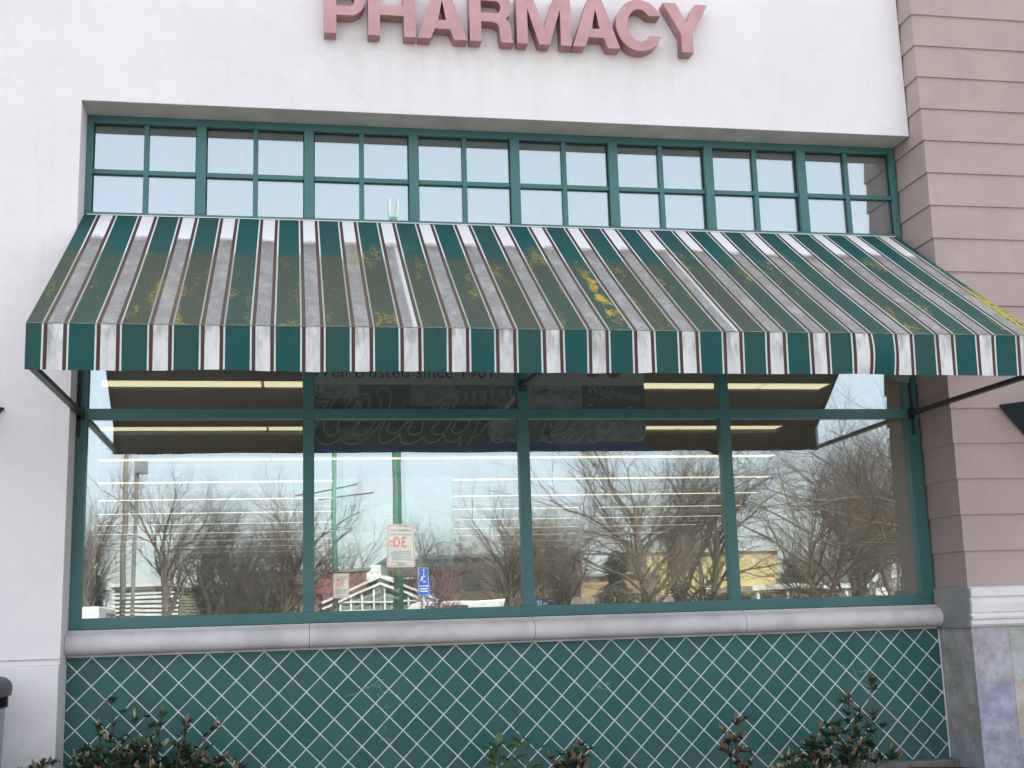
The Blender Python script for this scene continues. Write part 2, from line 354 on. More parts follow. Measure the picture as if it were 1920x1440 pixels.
M = dict(
    plaster=plaster(), siding=siding_mat(), green=green_paint(), tile=tile_mat(), canvas=awning_mat(), valance=awning_mat('striped_canvas_valance', True), slate=slate(),
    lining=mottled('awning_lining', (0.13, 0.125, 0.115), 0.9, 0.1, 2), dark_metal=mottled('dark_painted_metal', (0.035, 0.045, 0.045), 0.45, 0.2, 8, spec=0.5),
    soffit=mottled('grey_cement', (0.33, 0.33, 0.335), 0.9, 0.12, 4, 0.002, 90), sill=mottled('sill_stone', (0.72, 0.69, 0.71), 0.8, 0.13, 3.5, 0.002, 60, c2=(0.54, 0.52, 0.54)),
    grime=mottled('sill_grime', (0.24, 0.23, 0.24), 0.9, 0.2, 9), white=mottled('white_trim', (0.76, 0.75, 0.77), 0.7, 0.07, 4, 0.001, 80),
    pink=mottled('pink_letter_face', (0.57, 0.335, 0.345), 0.55, 0.10, 5, spec=0.4), pinkside=mottled('pink_letter_return', (0.42, 0.215, 0.225), 0.5, 0.12, 6),
    concrete=mottled('concrete', (0.50, 0.48, 0.45), 0.9, 0.12, 1.5, 0.003, 60), asphalt=mottled('asphalt', (0.21, 0.20, 0.19), 0.95, 0.15, 0.6, 0.004, 80),
    soil=mottled('mulch_soil', (0.11, 0.08, 0.055), 1.0, 0.3, 14, 0.02, 40), grass=mottled('grass', (0.14, 0.15, 0.07), 1.0, 0.2, 2),
    paint_line=mottled('white_road_paint', (0.7, 0.7, 0.68), 0.8, 0.15, 6),
    bark=mottled('bark', (0.13, 0.095, 0.072), 0.95, 0.25, 6), barkd=mottled('dark_bark', (0.065, 0.053, 0.046), 0.95, 0.25, 6), barkp=mottled('reddish_twigs', (0.30, 0.14, 0.16), 0.9, 0.2, 6),
    polegreen=mottled('green_pole_paint', (0.03, 0.165, 0.085), 0.5, 0.12, 3), wood=mottled('weathered_pole_wood', (0.16, 0.125, 0.095), 0.9, 0.2, 5),
    ceiling=mottled('dark_ceiling', (0.50, 0.40, 0.29), 0.9, 0.05, 1), inwall=mottled('interior_wall', (0.42, 0.36, 0.27), 0.9, 0.05, 1), floor=mottled('store_floor', (0.50, 0.46, 0.38), 0.4, 0.05, 1),
    tube=emit('fluorescent_strip', (1.0, 0.88, 0.52), 0.50), black=mottled('black', (0.02, 0.02, 0.02), 0.6, 0.05, 5),
    grey=mottled('bin_grey', (0.10, 0.105, 0.11), 0.6, 0.1, 5), binblue=mottled('bin_body', (0.36, 0.42, 0.48), 0.8, 0.1, 5, 0.003, 80),
)
GLASS = [glass_mat('outer_glass', 0.42, (0.96, 0.985, 0.975), 0.00045, dust=True), glass_mat('inner_glass', 0.26, (0.96, 0.98, 0.97), 0.0007)]

# ------------------------------------------------------------------ setting: ground
W, ZT, ZA, ZB = 7.2211, 5.713, 4.840, 1.506
DW, DP, GY = 0.29, 0.523, 0.045
C0, CC = 5.8876, 0.3039
b = MB(); b.quad((-600, -900, 0), (600, -900, 0), (600, 300, 0), (-600, 300, 0)); tag(b.build('ground', M['asphalt']), kind='structure')
b = MB(); b.box(-30, 40, -4.2, -1.35, 0.004, 0.13); tag(b.build('pavement', M['concrete']), kind='structure')
b = MB()
n = 46
for i in range(n):
    for j in range(10):
        x0, x1 = -8+i*20/n, -8+(i+1)*20/n; y0, y1 = -1.15+j*.1, -1.15+(j+1)*.1
        hh = lambda x, y: 0.165+0.03*noise.noise(Vector((x*4, y*4, 0)))
        b.quad((x0, y0, hh(x0, y0)), (x1, y0, hh(x1, y0)), (x1, y1, hh(x1, y1)), (x0, y1, hh(x0, y1)))
tag(b.build('planting_bed', M['soil'], smooth=True), kind='structure')
b = MB(); b.box(-8, 12, -1.345, -1.155, 0.004, 0.21); tag(b.build('kerb', M['concrete'], bevel=0.01), kind='structure')
b = MB()
for i in range(9): b.box(-14+i*4.2, -13.88+i*4.2, -19.5, -14.2, 0.002, 0.006)
tag(b.build('parking_markings', M['paint_line']), kind='structure')
b = MB(); b.box(-60, 90, -66, -26.5, 0.004, 0.03); tag(b.build('lawn_strip', M['grass']), kind='structure')

# ------------------------------------------------------------------ the store building
store = empty('pharmacy_building', (0, 0, 0), 'white plastered pharmacy front with green framed window, green tiles and mauve sided pier', 'building')
TOP = 7.4
b = MB()
b.box(-9, 0, -DW, 0.25, 1.305, TOP)                              # left of the opening
b.box(0.0, W-.003, -DW, 0.25, ZT, TOP)                            # above the opening
b.build('plaster_wall', M['plaster'], store)
b = MB(); b.box(-9, -0.004, -DW+.03, 0.2, 1.255, 1.305); b.box(-9, 0.0, -DW-.045, 0.2, 0.0, 1.255)
b.build('lower_wall', M['plaster'], store, bevel=0.006)
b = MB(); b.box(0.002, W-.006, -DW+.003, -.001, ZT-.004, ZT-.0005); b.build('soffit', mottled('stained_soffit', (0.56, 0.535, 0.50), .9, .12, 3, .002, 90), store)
# siding pier: lapped courses
b = MB(); XE = 12.0
k = 14
while True:
    zlo = C0-k*CC; zhi = zlo+CC
    if zlo > TOP: break
    zhi = min(zhi, TOP)
    ot, ob = -0.016, 0.0
    def ring(o): return [(W-o, 0.30), (W-o, -DP-o), (XE, -DP-o)]
    A, B = ring(ob), ring(ot)
    for i in range(2):
        b.quad((*A[i], zlo), (*A[i+1], zlo), (*B[i+1], zhi), (*B[i], zhi))
        b.quad((*B[i], zlo), (*B[i+1], zlo), (*A[i+1], zlo), (*A[i], zlo))
    k -= 1
b.build('siding_pier', M['siding'], store)
# stepped moulding on the pier
prof = [(0, 1.640), (.030, 1.638), (.072, 1.622), (.072, 1.558), (.052, 1.553), (.050, 1.532), (.062, 1.524), (.064, 1.500), (.056, 1.430), (.040, 1.424), (.042, 1.402), (.058, 1.394), (.052, 1.374), (.036, 1.368), (.036, 1.330), (.016, 1.312), (0, 1.306)]
pp = [(-DP-o, z) for o, z in prof]
b = MB(); b.prism(pp, 'x', W-.0155, XE); mo = b.build('moulding', M['white'], store, bevel=0.003)
b = MB(); b.prism([(-0.02, 1.640)]+pp+[(-0.02, 1.306)], 'x', W-.034, W-.016); b.build('moulding_end', M['soffit'], store)
# slate base of the pier
b = MB(); b.box(W+.004, XE, -DP+.004, 0.2, 0, 1.306); b.build('slate_grout', mottled('grout', (0.50, 0.50, 0.49), 0.9), store)
b = MB(); tints = [(0.29, 0.28, 0.31), (0.22, 0.25, 0.36), (0.30, 0.36, 0.42), (0.40, 0.31, 0.25), (0.36, 0.35, 0.30), (0.33, 0.30, 0.34), (0.26, 0.27, 0.29)]
grid = {(0, 0): (0.31, 0.29, 0.33), (1, 0): (0.30, 0.34, 0.30), (0, 1): (0.24, 0.25, 0.36), (1, 1): (0.42, 0.33, 0.26), (0, 2): (0.26, 0.30, 0.38), (1, 2): (0.24, 0.29, 0.36)}
for j, (z1, z0) in enumerate([(1.300, 0.862), (0.856, 0.412), (0.406, 0.06)]):
    for i in range(14):
        x0 = W+.008+i*0.325 if i else W-.004; x1 = W+.008+(i+1)*0.325-.007
        b.box(x0, x1, -DP, -DP+.01, z0, z1, grid.get((i, j), rnd.choice(tints)))
    b.box(W, W+.01, -DP+.011, -0.005, z0, z1, [(0.31, 0.29, 0.265), (0.315, 0.29, 0.24), (0.29, 0.31, 0.34)][j])
b.build('slate_tile', M['slate'], store)
# green tile panel under the window, its edge strip and ledge
b = MB(); b.box(0.002, W-.004, -0.004, 0.2, 0.223, 1.3205)
tp = b.build('tile_panel', M['tile'], store)
b = MB(); b.box(W-.018, W-.005, -.009, -.0045, 0.223, 1.2995)
b.build('edge_strip', M['white'], tp)
b = MB(); b.box(0.002, W-.004, -0.14, 0.2, 0.0, 0.221); b.build('concrete_ledge', mottled('stained_ledge', (.22, .215, .205), .9, .2, 7, .003, 60), store, bevel=0.008)
# chalky scratches on the tiles
def scratches(cx, cz, sc, strokes, rad=0.0022):
    b = MB()
    for st in strokes: b.tube([(cx+x*sc, -0.0045, cz+z*sc) for x, z in st], rad, 4)
    return b
chalk = mottled('chalk', (0.55, 0.66, 0.66), 0.9)
b = MB(); rs = random.Random(3)
def scrib(cx, cz, w, h, nst, rad):
    for _ in range(nst):
        x, z = cx+rs.uniform(-w, w), cz+rs.uniform(-h, h); a = rs.uniform(0, 6.28); pts = []
        for _i in range(rs.randint(4, 9)):
            pts.append((x, -0.0046, z)); a += rs.uniform(-1.2, 1.2); x += math.cos(a)*.012; z += math.sin(a)*.009
        b.tube(pts, rad, 4)
scrib(2.32, 0.98, .06, .05, 6, .0011); scrib(2.44, 0.80, .05, .12, 7, .0009); scrib(4.20, 0.93, .03, .03, 7, .0012); scrib(6.52, .98, .03, .015, 5, .0012)
for st in ([(2.10, .93), (2.22, .96), (2.3, 1.0), (2.37, 1.045), (2.41, 1.05)], [(2.37, 1.02), (2.38, .96), (2.45, .95), (2.5, .93), (2.56, .88)], [(2.36, .58), (2.42, .60), (2.46, .585), (2.44, .52)],
           [(6.30, 1.03), (6.32, 1.0), (6.36, .99), (6.39, 1.03), (6.40, .98), (6.42, .90), (6.47, .86), (6.53, .83), (6.52, .77), (6.48, .80), (6.45, .87)]):
    pts = []
    for (xa, za), (xb, zb) in zip(st, st[1:]):
        for t_ in range(4): pts.append((xa+(xb-xa)*t_/4+rs.uniform(-.004, .004), -0.0046, za+(zb-za)*t_/4+rs.uniform(-.004, .004)))
    b.tube(pts, .0012, 4)
b.build('scratch', chalk, tp)
# bullnose sill, four lengths
arc = [(-.075-.085*math.cos(a), 1.400+.080*math.sin(a)) for a in [R(v) for v in range(75, -84, -12)]]
sp = [(0.03, 1.5055), (-.055, 1.5035), (-.070, 1.488)]+arc+[(-.052, 1.318), (-.030, 1.316), (-.030, 1.301), (0.03, 1.301)]
b = MB(); xs = [0.004, 1.8225, 3.616, 5.410, W-.036]
for i in range(4): b.prism(sp, 'x', xs[i]+(.0025 if i else 0), xs[i+1]-.0025)
sl = b.build('window_sill', M['sill'], store); 
for p in sl.data.polygons: p.use_smooth = len(p.vertices) == 4
sl.data.set_sharp_from_angle(angle=R(30))
b = MB(); b.box(0.005, W-.04, -.02, .028, 1.31, 1.49)
for i in (1, 2, 3): b.prism([(y*0.985, 1.40+(z-1.40)*0.985) for y, z in sp], 'x', xs[i]-.0024, xs[i]+.0024)
b.build('sill_joint', M['grime'], sl)

# ---- window frames
def bars(rects, y0, y1):
    b = MB()
    for x0, x1, z0, z1 in rects: b.box(x0, x1, y0, y1, z0, z1)
    return b
XK = [0.03+0.8935*k for k in range(9)]
fr = []
fr.append((0.0, 0.085, ZB, ZA-.055)); fr.append((W-.125, W-.008, ZB, ZA-.055))
fr.append((0.085, W-.125, ZB, ZB+.088)); fr.append((0.085, W-.125, 3.150, 3.232))
b = MB()
for x0, x1, z0, z1 in fr: b.box(x0, x1, 0, 0.11, z0, z1)
mx = [XK[2], XK[4], XK[6]]
for m_ in mx:
    b.box(m_-.045, m_+.045, -.002, 0.11, ZB+.088, 3.150); b.box(m_-.045, m_+.045, -.002, 0.11, 3.232, ZA-.055)
b.box(0, W-.008, 0.0, 0.11, ZA-.055, ZA-.002)
frame = b.build('window_frame', M['green'], store, bevel=0.003)
# a bolted flat bar on the bottom rail, slightly proud
b = MB(); b.box(0.09, W-.13, -.006, 0, ZB+.004, ZB+.028); b.build('frame_bead', M['green'], frame)

def pane(x0, x1, z0, z1, parent, tilt=(0, 0), yo=0.0):
    b = MB(); y = GY+yo
    b.quad((x0, y, z0), (x1, y, z0), (x1, y, z1), (x0, y, z1), mi=0)
    cx, cz = (x0+x1)/2, (z0+z1)/2; Y = y+.014
    yy = lambda x, z: Y+(z-cz)*tilt[0]+(x-cx)*tilt[1]
    b.quad((x0, yy(x0, z0), z0), (x1, yy(x1, z0), z0), (x1, yy(x1, z1), z1), (x0, yy(x0, z1), z1), mi=1)
    return b.build('pane', GLASS, parent)
ex = [0.085]+mx+[W-.125]
TL = [(.0052, .0022), (.0054, -.0034), (.0042, .0022), (.0058, .0014)]
for i in range(4):
    x0 = ex[i]+(.045 if i else 0); x1 = ex[i+1]-(.045 if i < 3 else 0)
    pane(x0, x1, ZB+.088, 3.150, frame, TL[i]); pane(x0, x1, 3.232, ZA-.055, frame, TL[i])
# upper windows: one sash between each pair of posts
b = MB()
for kx in range(1, 8): b.box(XK[kx]-.041, XK[kx]+.041, -.002, 0.11, ZA+.028, ZT-.064)
b.box(0, .052, 0, .11, ZA+.028, ZT-.002); b.box(W-.058, W-.008, 0, .11, ZA+.028, ZT-.002)
b.box(.052, W-.058, 0, .11, ZT-.064, ZT-.002); b.box(0, W-.008, 0, .11, ZA+.002, ZA+.028)
b.build('upper_frame', M['green'], store, bevel=0.003)
for kx in range(8):
    x0 = XK[kx]+.041 if kx else .052; x1 = XK[kx+1]-.041 if kx < 7 else W-.058
    z0, z1 = ZA+.028, ZT-.064; xm = XK[kx]+.447; zm = 5.229
    b = MB(); b.box(xm-.020, xm+.020, 0.022, .05, z0, z1); b.box(x0, xm-.020, 0.024, .05, zm-.019, zm+.019); b.box(xm+.020, x1, 0.024, .05, zm-.019, zm+.019)
    # slim sash bead round the edge, with the dark gasket behind it
    s = b.build('transom_window', M['green'], store, bevel=0.002)
    b = MB(); g = .012
    g = .008; b.box(x0, x1, .046, .054, z1-.010, z1); b.box(x0, x0+g, .046, .054, z0, z1-.010); b.box(x1-g, x1, .046, .054, z0, z1-.010)
    b.build('gasket', M['black'], s)
    pane(x0+.001, x1-.001, z0+.001, z1-.001, s, (.0012*(kx % 3-1), .001*(kx % 2)), .012)

# ---- roof, far walls, interior shell
b = MB(); b.box(-9, XE+.0, .26, 33, TOP-.25, TOP-.05); b.build('roof', M['concrete'], store)
b = MB(); b.box(-9, -8.8, .26, 33, 0, TOP-.26); b.box(XE+.3, XE+.5, -.2, 33, 0, TOP); b.box(-8.8, XE+.3, 32.8, 33, 0, TOP-.26); b.box(W+.05, XE+.29, -.45, .2, 1.7, TOP)
b.build('outer_wall', M['plaster'], store)
b = MB(); b.box(-8.7, XE+.2, .30, 32.5, .01, .05); tag(b.build('floor', M['floor']), kind='structure')
b = MB(); b.box(-8.7, XE+.2, .16, 32.5, 3.74, 3.78); tag(b.build('ceiling', M['ceiling']), kind='structure')
b = MB(); b.box(-8.7, -8.5, .3, 32.5, .05, 3.74); tag(b.build('wall_left', M['inwall']), kind='structure')
b = MB(); b.quad((7.4, .3, .05), (15, 30, .05), (15, 30, 3.74), (7.4, .3, 3.74)); tag(b.build('wall_right', M['inwall']), kind='structure')
b = MB(); b.box(-8.5, XE+.2, 32.2, 32.4, .05, 3.74); tag(b.build('wall_back', M['inwall']), kind='structure')
b = MB(); b.box(-8.5, .145, .17, .30, .05, 3.738); b.build('window_return', M['white'], store)
b = MB(); b.box(0.1, W, .16, .9, 3.79, 3.83); b.box(-.2, W+.2, 1.4, 1.45, 3.8, TOP-.3); b.build('plenum', M['black'], store)

# ------------------------------------------------------------------ awning
aw = empty('window_awning', (0, -0.0, 3.1445), 'long green, white and maroon striped awning with grime and yellow lichen over the window', 'awning')
def par(o, p):
    o.parent = p; o.matrix_parent_inverse = p.matrix_basis.inverted(); return o
AX0, AX1, AD, AZ, FD, FZ = 0.003, 7.170, 1.958, 3.1445, 1.976, 3.4458
NX, NV = 180, 26
def sag(x, v):
    return -0.012*math.sin(math.pi*v)*(1+0.6*math.sin(x*3.5))+0.004*noise.noise(Vector((x*1.7, v*3, 0)))
b = MB()
vs_ = []
for i in range(NX+1):
    x = AX0+(AX1-AX0)*i/NX
    row = []
    for j in range(NV+1):
        v = j/NV; row.append((x, -.004-v*(FD-.004), ZA-.002+(FZ-ZA+.002)*v+sag(x, v)))
    vs_.append(row)
vi = {}
for i in range(NX+1):
    for j in range(NV+1): vi[i, j] = len(b.v); b.v.append(vs_[i][j])
for i in range(NX):
    for j in range(NV): b.f.append((vi[i, j], vi[i, j+1], vi[i+1, j+1], vi[i+1, j])); b.c.append(None); b.m.append(0)
par(b.build('canopy', M['canvas'], smooth=True), aw)
# valance with faint ripples, a soft fold at the right
b = MB(); vi = {}
def val_y(x, s): # s 0 top .. 1 bottom
    a = -FD+(FD-AD)*s
    a -= 0.007*s*math.sin(x*6.1)+0.004*s*math.sin(x*17+2*math.sin(x*3))+0.004*s*noise.noise(Vector((x*2.3, s*2, 5)))
    a -= 0.035*math.exp(-((x-5.85)/.16)**2)*math.sin(math.pi*min(1, s))
    return a
for i in range(NX*2+1):
    x = AX0+(AX1-AX0)*i/(NX*2)
    for j in range(9):
        s = j/8; dx = 0.020*math.exp(-((x-5.85)/.2)**2)*math.sin(s*1.6)
        z = FZ-(FZ-AZ)*s+sag(x, 1)+((0.008*noise.noise(Vector((x*1.3, 0, 9)))+.0035*noise.noise(Vector((x*9, 0, 4)))) if j == 8 else 0)
        vi[i, j] = len(b.v); b.v.append((x+dx, val_y(x, s), z))
for i in range(NX*2):
    for j in range(8): b.f.append((vi[i, j], vi[i, j+1], vi[i+1, j+1], vi[i+1, j])); b.c.append(None); b.m.append(0)
par(b.build('valance', M['valance'], smooth=True), aw)
# seam piping along wall edge and fold
b = MB(); b.box(AX0+.02, AX1-.02, -.012, -.0035, ZA-.001, ZA+.006); par(b.build('wall_piping', M['white']), aw)
b = MB(); b.tube([(AX0+(AX1-AX0)*i/60, -FD-.001, FZ+.001+sag(AX0+(AX1-AX0)*i/60, 1)) for i in range(61)], .0032, 5); par(b.build('fold_seam', mottled('seam_canvas', (0.30, 0.33, 0.30), .9, .3, 20)), aw)
# brown underside
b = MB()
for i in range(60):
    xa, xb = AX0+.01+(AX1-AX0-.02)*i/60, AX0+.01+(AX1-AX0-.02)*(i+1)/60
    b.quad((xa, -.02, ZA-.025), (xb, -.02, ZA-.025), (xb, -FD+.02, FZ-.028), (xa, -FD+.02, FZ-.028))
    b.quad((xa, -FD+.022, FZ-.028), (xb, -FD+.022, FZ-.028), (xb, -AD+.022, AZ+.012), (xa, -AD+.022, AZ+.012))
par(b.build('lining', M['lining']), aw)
b = MB(); t_ = .028
b.box(AX0+.005, AX1-.005, -AD+.022, -AD+.057, AZ+.016, AZ+.046)                 # front rail
for x in (AX0+.02, AX1-.02, 3.604):
    b.obox((x, -.03, ZA-.045), (x, -FD+.04, FZ-.05), t_, t_); b.obox((x, -FD+.04, FZ-.05), (x, -AD+.02, AZ+.02), t_, t_)
    b.box(x-.012, x+.012, -.012, -.003, 3.0, ZA-.05) if x != 3.604 else None
par(b.build('awning_frame', M['dark_metal']), aw)
for x, zz in ((AX0+.035, 3.19), (3.604, 3.43), (AX1-.03, 3.19)):
    b = MB(); b.obox((x, -.012, zz), (x, -AD+.06, AZ+.03 if x != 3.604 else 3.345), .045, .035); b.box(x-.03, x+.03, -.012, -.0025, zz-.05, zz+.05)
    par(b.build('brace', M['dark_metal']), aw)
b = MB(); b.face([(5.88, -AD+.01, AZ+.01), (6.10, -AD+.01, AZ+.012), (6.09, -AD+.03, AZ-.055), (5.99, -AD+.03, AZ-.04), (5.95, -AD+.02, AZ-.012)]); par(b.build('torn_flap', M['dark_metal']), aw)

# ------------------------------------------------------------------ letters
def ring_pts(cx, cy, rx, ry, a0, a1, n=28): return [(cx+rx*math.cos(R(a0+(a1-a0)*i/n)), cy+ry*math.sin(R(a0+(a1-a0)*i/n))) for i in range(n+1)]
S = 0.215   # stem width / cap height
def gP(w):
    s = S; r = .285
    outer = [(0, 0), (s, 0), (s, .36)]+[(w-r, .36)]+ring_pts(w-r, .68, r, .32, -88, 88)+[(w-r, 1), (0, 1)]
    inner = [(s, .54)]+[(w-r, .54)]+ring_pts(w-r, .68, r-.19, .14, -88, 88)+[(s, .82)]
    return [outer, inner]
def gH(w): s = S; return [[(0, 0), (s, 0), (s, .41), (w-s, .41), (w-s, 0), (w, 0), (w, 1), (w-s, 1), (w-s, .60), (s, .60), (s, 1), (0, 1)]]
def gA(w):
    a = .24
    return [[(0, 0), (a, 0), (a+.075, .2), (w-a-.075, .2), (w-a, 0), (w, 0), (w/2+.13, 1), (w/2-.13, 1)], [(a+.14, .375), (w/2, .78), (w-a-.14, .375)]]
def gR(w):
    s = S; r = .28
    outer = [(0, 0), (s, 0), (s, .40), (w-.38, .40)]+[(w-.27, .37), (w-.235, .30), (w-.225, .12), (w-.20, 0), (w+.03, 0), (w-.005, .07), (w-.012, .27), (w-.035, .40), (w-.11, .475), (w-.03, .55), (w-.005, .70)]+ring_pts(w-r-.005, .725, r, .275, 5, 88)+[(0, 1)]
    inner = [(s, .57), (w-r, .57)]+ring_pts(w-r-.01, .695, r-.19, .125, -88, 88)+[(s, .82)]
    return [outer, inner]
def gM(w): s = S; return [[(0, 0), (s-.01, 0), (s-.01, .72), (w/2-.10, 0), (w/2+.10, 0), (w-s+.01, .72), (w-s+.01, 0), (w, 0), (w, 1), (w-.30, 1), (w/2, .33), (.30, 1), (0, 1)]]
def gC(w):
    o = ring_pts(w/2, .5, w/2, .525, 24, 336, 48); i_ = ring_pts(w/2, .5, w/2-S-.01, .335, 322, 38, 44)
    return [o+i_]
def gY(w): s = .115; return [[(w/2-s, 0), (w/2+s, 0), (w/2+s, .38), (w, 1), (w-.255, 1), (w/2, .61), (.255, 1), (0, 1), (w/2-s, .38)]]
LET = [('P', gP, 1.935, 2.275), ('H', gH, 2.300, 2.700), ('A', gA, 2.718, 3.140), ('R', gR, 3.165, 3.530), ('M', gM, 3.575, 4.055), ('A', gA, 4.065, 4.490), ('C', gC, 4.462, 4.888), ('Y', gY, 4.900, 5.312)]
HC = 0.462; ZL = 6.350
labs = {0: 'pink raised letter P that starts the PHARMACY sign', 1: 'pink raised letter H after the P on the white wall', 2: 'pink raised letter A between the H and the R',
        3: 'pink raised letter R on the white wall between an A and the M', 4: 'wide pink raised letter M at the middle of the sign', 5: 'pink raised letter A between the M and the C',
        6: 'round pink raised letter C before the final Y', 7: 'pink raised letter Y that ends the PHARMACY sign'}
for i, (ch, g, x0, x1) in enumerate(LET):
    root = empty('sign_letter', (x0, -DW, ZL), labs[i], 'sign letter', 'pink letters of the sign on the wall')
    w = (x1-x0)/HC
    loops = [[(p[0]*HC, p[1]*HC) for p in L] for L in g(w)]
    me = curve_mesh(loops, extrude=.058, bevel=0.0)
    place_mesh(me, 'letter_return', M['pinkside'], wallM(0, -.066, 0), root)
    me = curve_mesh(loops, extrude=.005, bevel=0.0)
    place_mesh(me, 'letter_face', M['pink'], wallM(0, -.1295, 0), root)

# ------------------------------------------------------------------ wall lamps on both sides
def wall_lamp(x, y, z, label):
    root = empty('wall_lamp', (x, y, z), label, 'wall lamp', 'dark wedge wall lamps either side of the window')
    top = [(-.62, 0), (-.36, -.34), (.36, -.34), (.62, 0)]; bot = [(-.22, 0), (-.12, -.12), (.12, -.12), (.22, 0)]
    b = MB()
    for i in range(3): b.quad((*bot[i], -.48), (*bot[i+1], -.48), (*top[i+1], 0), (*top[i], 0))
    b.face([(*p, -.48) for p in reversed(bot)]); b.quad((*top[0], 0), (*bot[0], -.48), (*bot[3], -.48), (*top[3], 0))
    b.face([(p[0]*.96, p[1]*.94-.004, -.03) for p in top]); b.build('lamp_shade', M['shade'], root)
    b = MB(); 
    for i in range(3): b.obox((*top[i], .004), (*top[i+1], .004), .02, .022)
    b.build('rim', M['shade'], root)
    b = MB(); b.box(-.10, .10, .0005, .012, -.40, -.08); b.build('back_plate', M['dark_metal'], root)
M['shade'] = mottled('dark_teal_metal', (0.020, 0.045, 0.055), 0.5, 0.15, 6)
wall_lamp(8.30, -DP-.016, 3.16, 'dark teal wedge wall lamp on the mauve siding, right of the awning')
wall_lamp(-1.10, -DW-.013, 3.17, 'dark teal wedge wall lamp on the white wall, left of the awning')

# ------------------------------------------------------------------ litter bin at the left edge
bin_ = empty('litter_bin', (-.595, -.85, .165), 'grey domed litter bin with a pale blue grey body at the left edge', 'litter bin')
def rrect(hx, hy, r, n=6):
    pts = []
    for cx, cy, a in ((hx-r, hy-r, 0), (-hx+r, hy-r, 90), (-hx+r, -hy+r, 180), (hx-r, -hy+r, 270)):
        for i in range(n+1): pts.append((cx+r*math.cos(R(a+90*i/n)), cy+r*math.sin(R(a+90*i/n))))
    return pts
def loft(b, rings, caps=True):
    n0 = len(b.v); k = len(rings[0])
    for rg in rings: b.v += rg
    for i in range(len(rings)-1):
        for j in range(k):
            j2 = (j+1) % k; b.f.append((n0+i*k+j, n0+i*k+j2, n0+(i+1)*k+j2, n0+(i+1)*k+j)); b.c.append(None); b.m.append(0)
    if caps:
        b.f.append(tuple(n0+j for j in reversed(range(k)))); b.c.append(None); b.m.append(0)
        e = n0+(len(rings)-1)*k; b.f.append(tuple(e+j for j in range(k))); b.c.append(None); b.m.append(0)
b = MB(); loft(b, [[(x, y, z) for x, y in rrect(h, h, .10)] for z, h in ((0, .27), (.02, .285), (.80, .30), (.82, .30))]); b.build('bin_body', M['binblue'], bin_, smooth=False)
b = MB(); loft(b, [[(x, y, z) for x, y in rrect(h, h, .12)] for z, h in ((.90, .315), (.905, .335), (.96, .34), (1.00, .33), (1.03, .30), (1.05, .23), (1.058, .12))]); b.build('bin_lid', M['grey'], bin_, smooth=True)
b = MB(); b.box(-.245, .245, -.245, .245, .822, .90)
for sx in (-1, 1):
    for sy in (-1, 1): b.box(sx*.27-.03, sx*.27+.03, sy*.27-.03, sy*.27+.03, .822, .90)
b.build('bin_opening', M['black'], bin_)
b = MB(); b.box(-.19, .26, -.3135, -.302, .30, .78); b.build('bin_door', M['grey'], bin_)

# ------------------------------------------------------------------ plants in front of the tiles
def leafmat(name, c, c2):
    t = NT(name, 0.45, c, 0.5); t.base(t.mix(t.smooth(t.noise(9, 3, .6), .35, .7), c, c2)); return t.m
M['leaf'] = leafmat('dark_leaf', (0.035, 0.075, 0.045), (0.055, 0.105, 0.055)); M['leaf2'] = leafmat('fresh_leaf', (0.06, 0.13, 0.06), (0.09, 0.17, 0.07))
M['tip'] = leafmat('tan_new_leaf', (0.34, 0.225, 0.13), (0.22, 0.13, 0.08)); M['tipr'] = leafmat('red_new_leaf', (0.24, 0.085, 0.06), (0.20, 0.11, 0.07)); M['tipy'] = leafmat('pale_bud', (0.50, 0.42, 0.24), (0.40, 0.30, 0.15))
M['stem'] = leafmat('brown_stem', (0.10, 0.06, 0.045), (0.07, 0.05, 0.035))
def leaf(b, p, d, up, L, wd, mi=0):
    d = d.normalized(); s = d.cross(up)
    if s.length < 1e-3: s = d.cross(Vector((1, 0, 0)))
    s.normalize(); n_ = s.cross(d).normalized()
    cu_ = rnd.uniform(-.06, .22); m0, m1, m2 = p+d*L*.35, p+d*L*.7-n_*L*cu_*.4, p+d*L-n_*L*cu_
    for sg in (-1, 1):
        a, c = p+d*L*.3+s*sg*wd*.5+n_*wd*.16, p+d*L*.68+s*sg*wd*.42+n_*wd*.14
        if sg > 0: b.quad(p, a, c, m1, mi=mi); b.face([m1, c, m2], mi=mi)
        else: b.quad(p, m1, c, a, mi=mi); b.face([m1, m2, c], mi=mi)
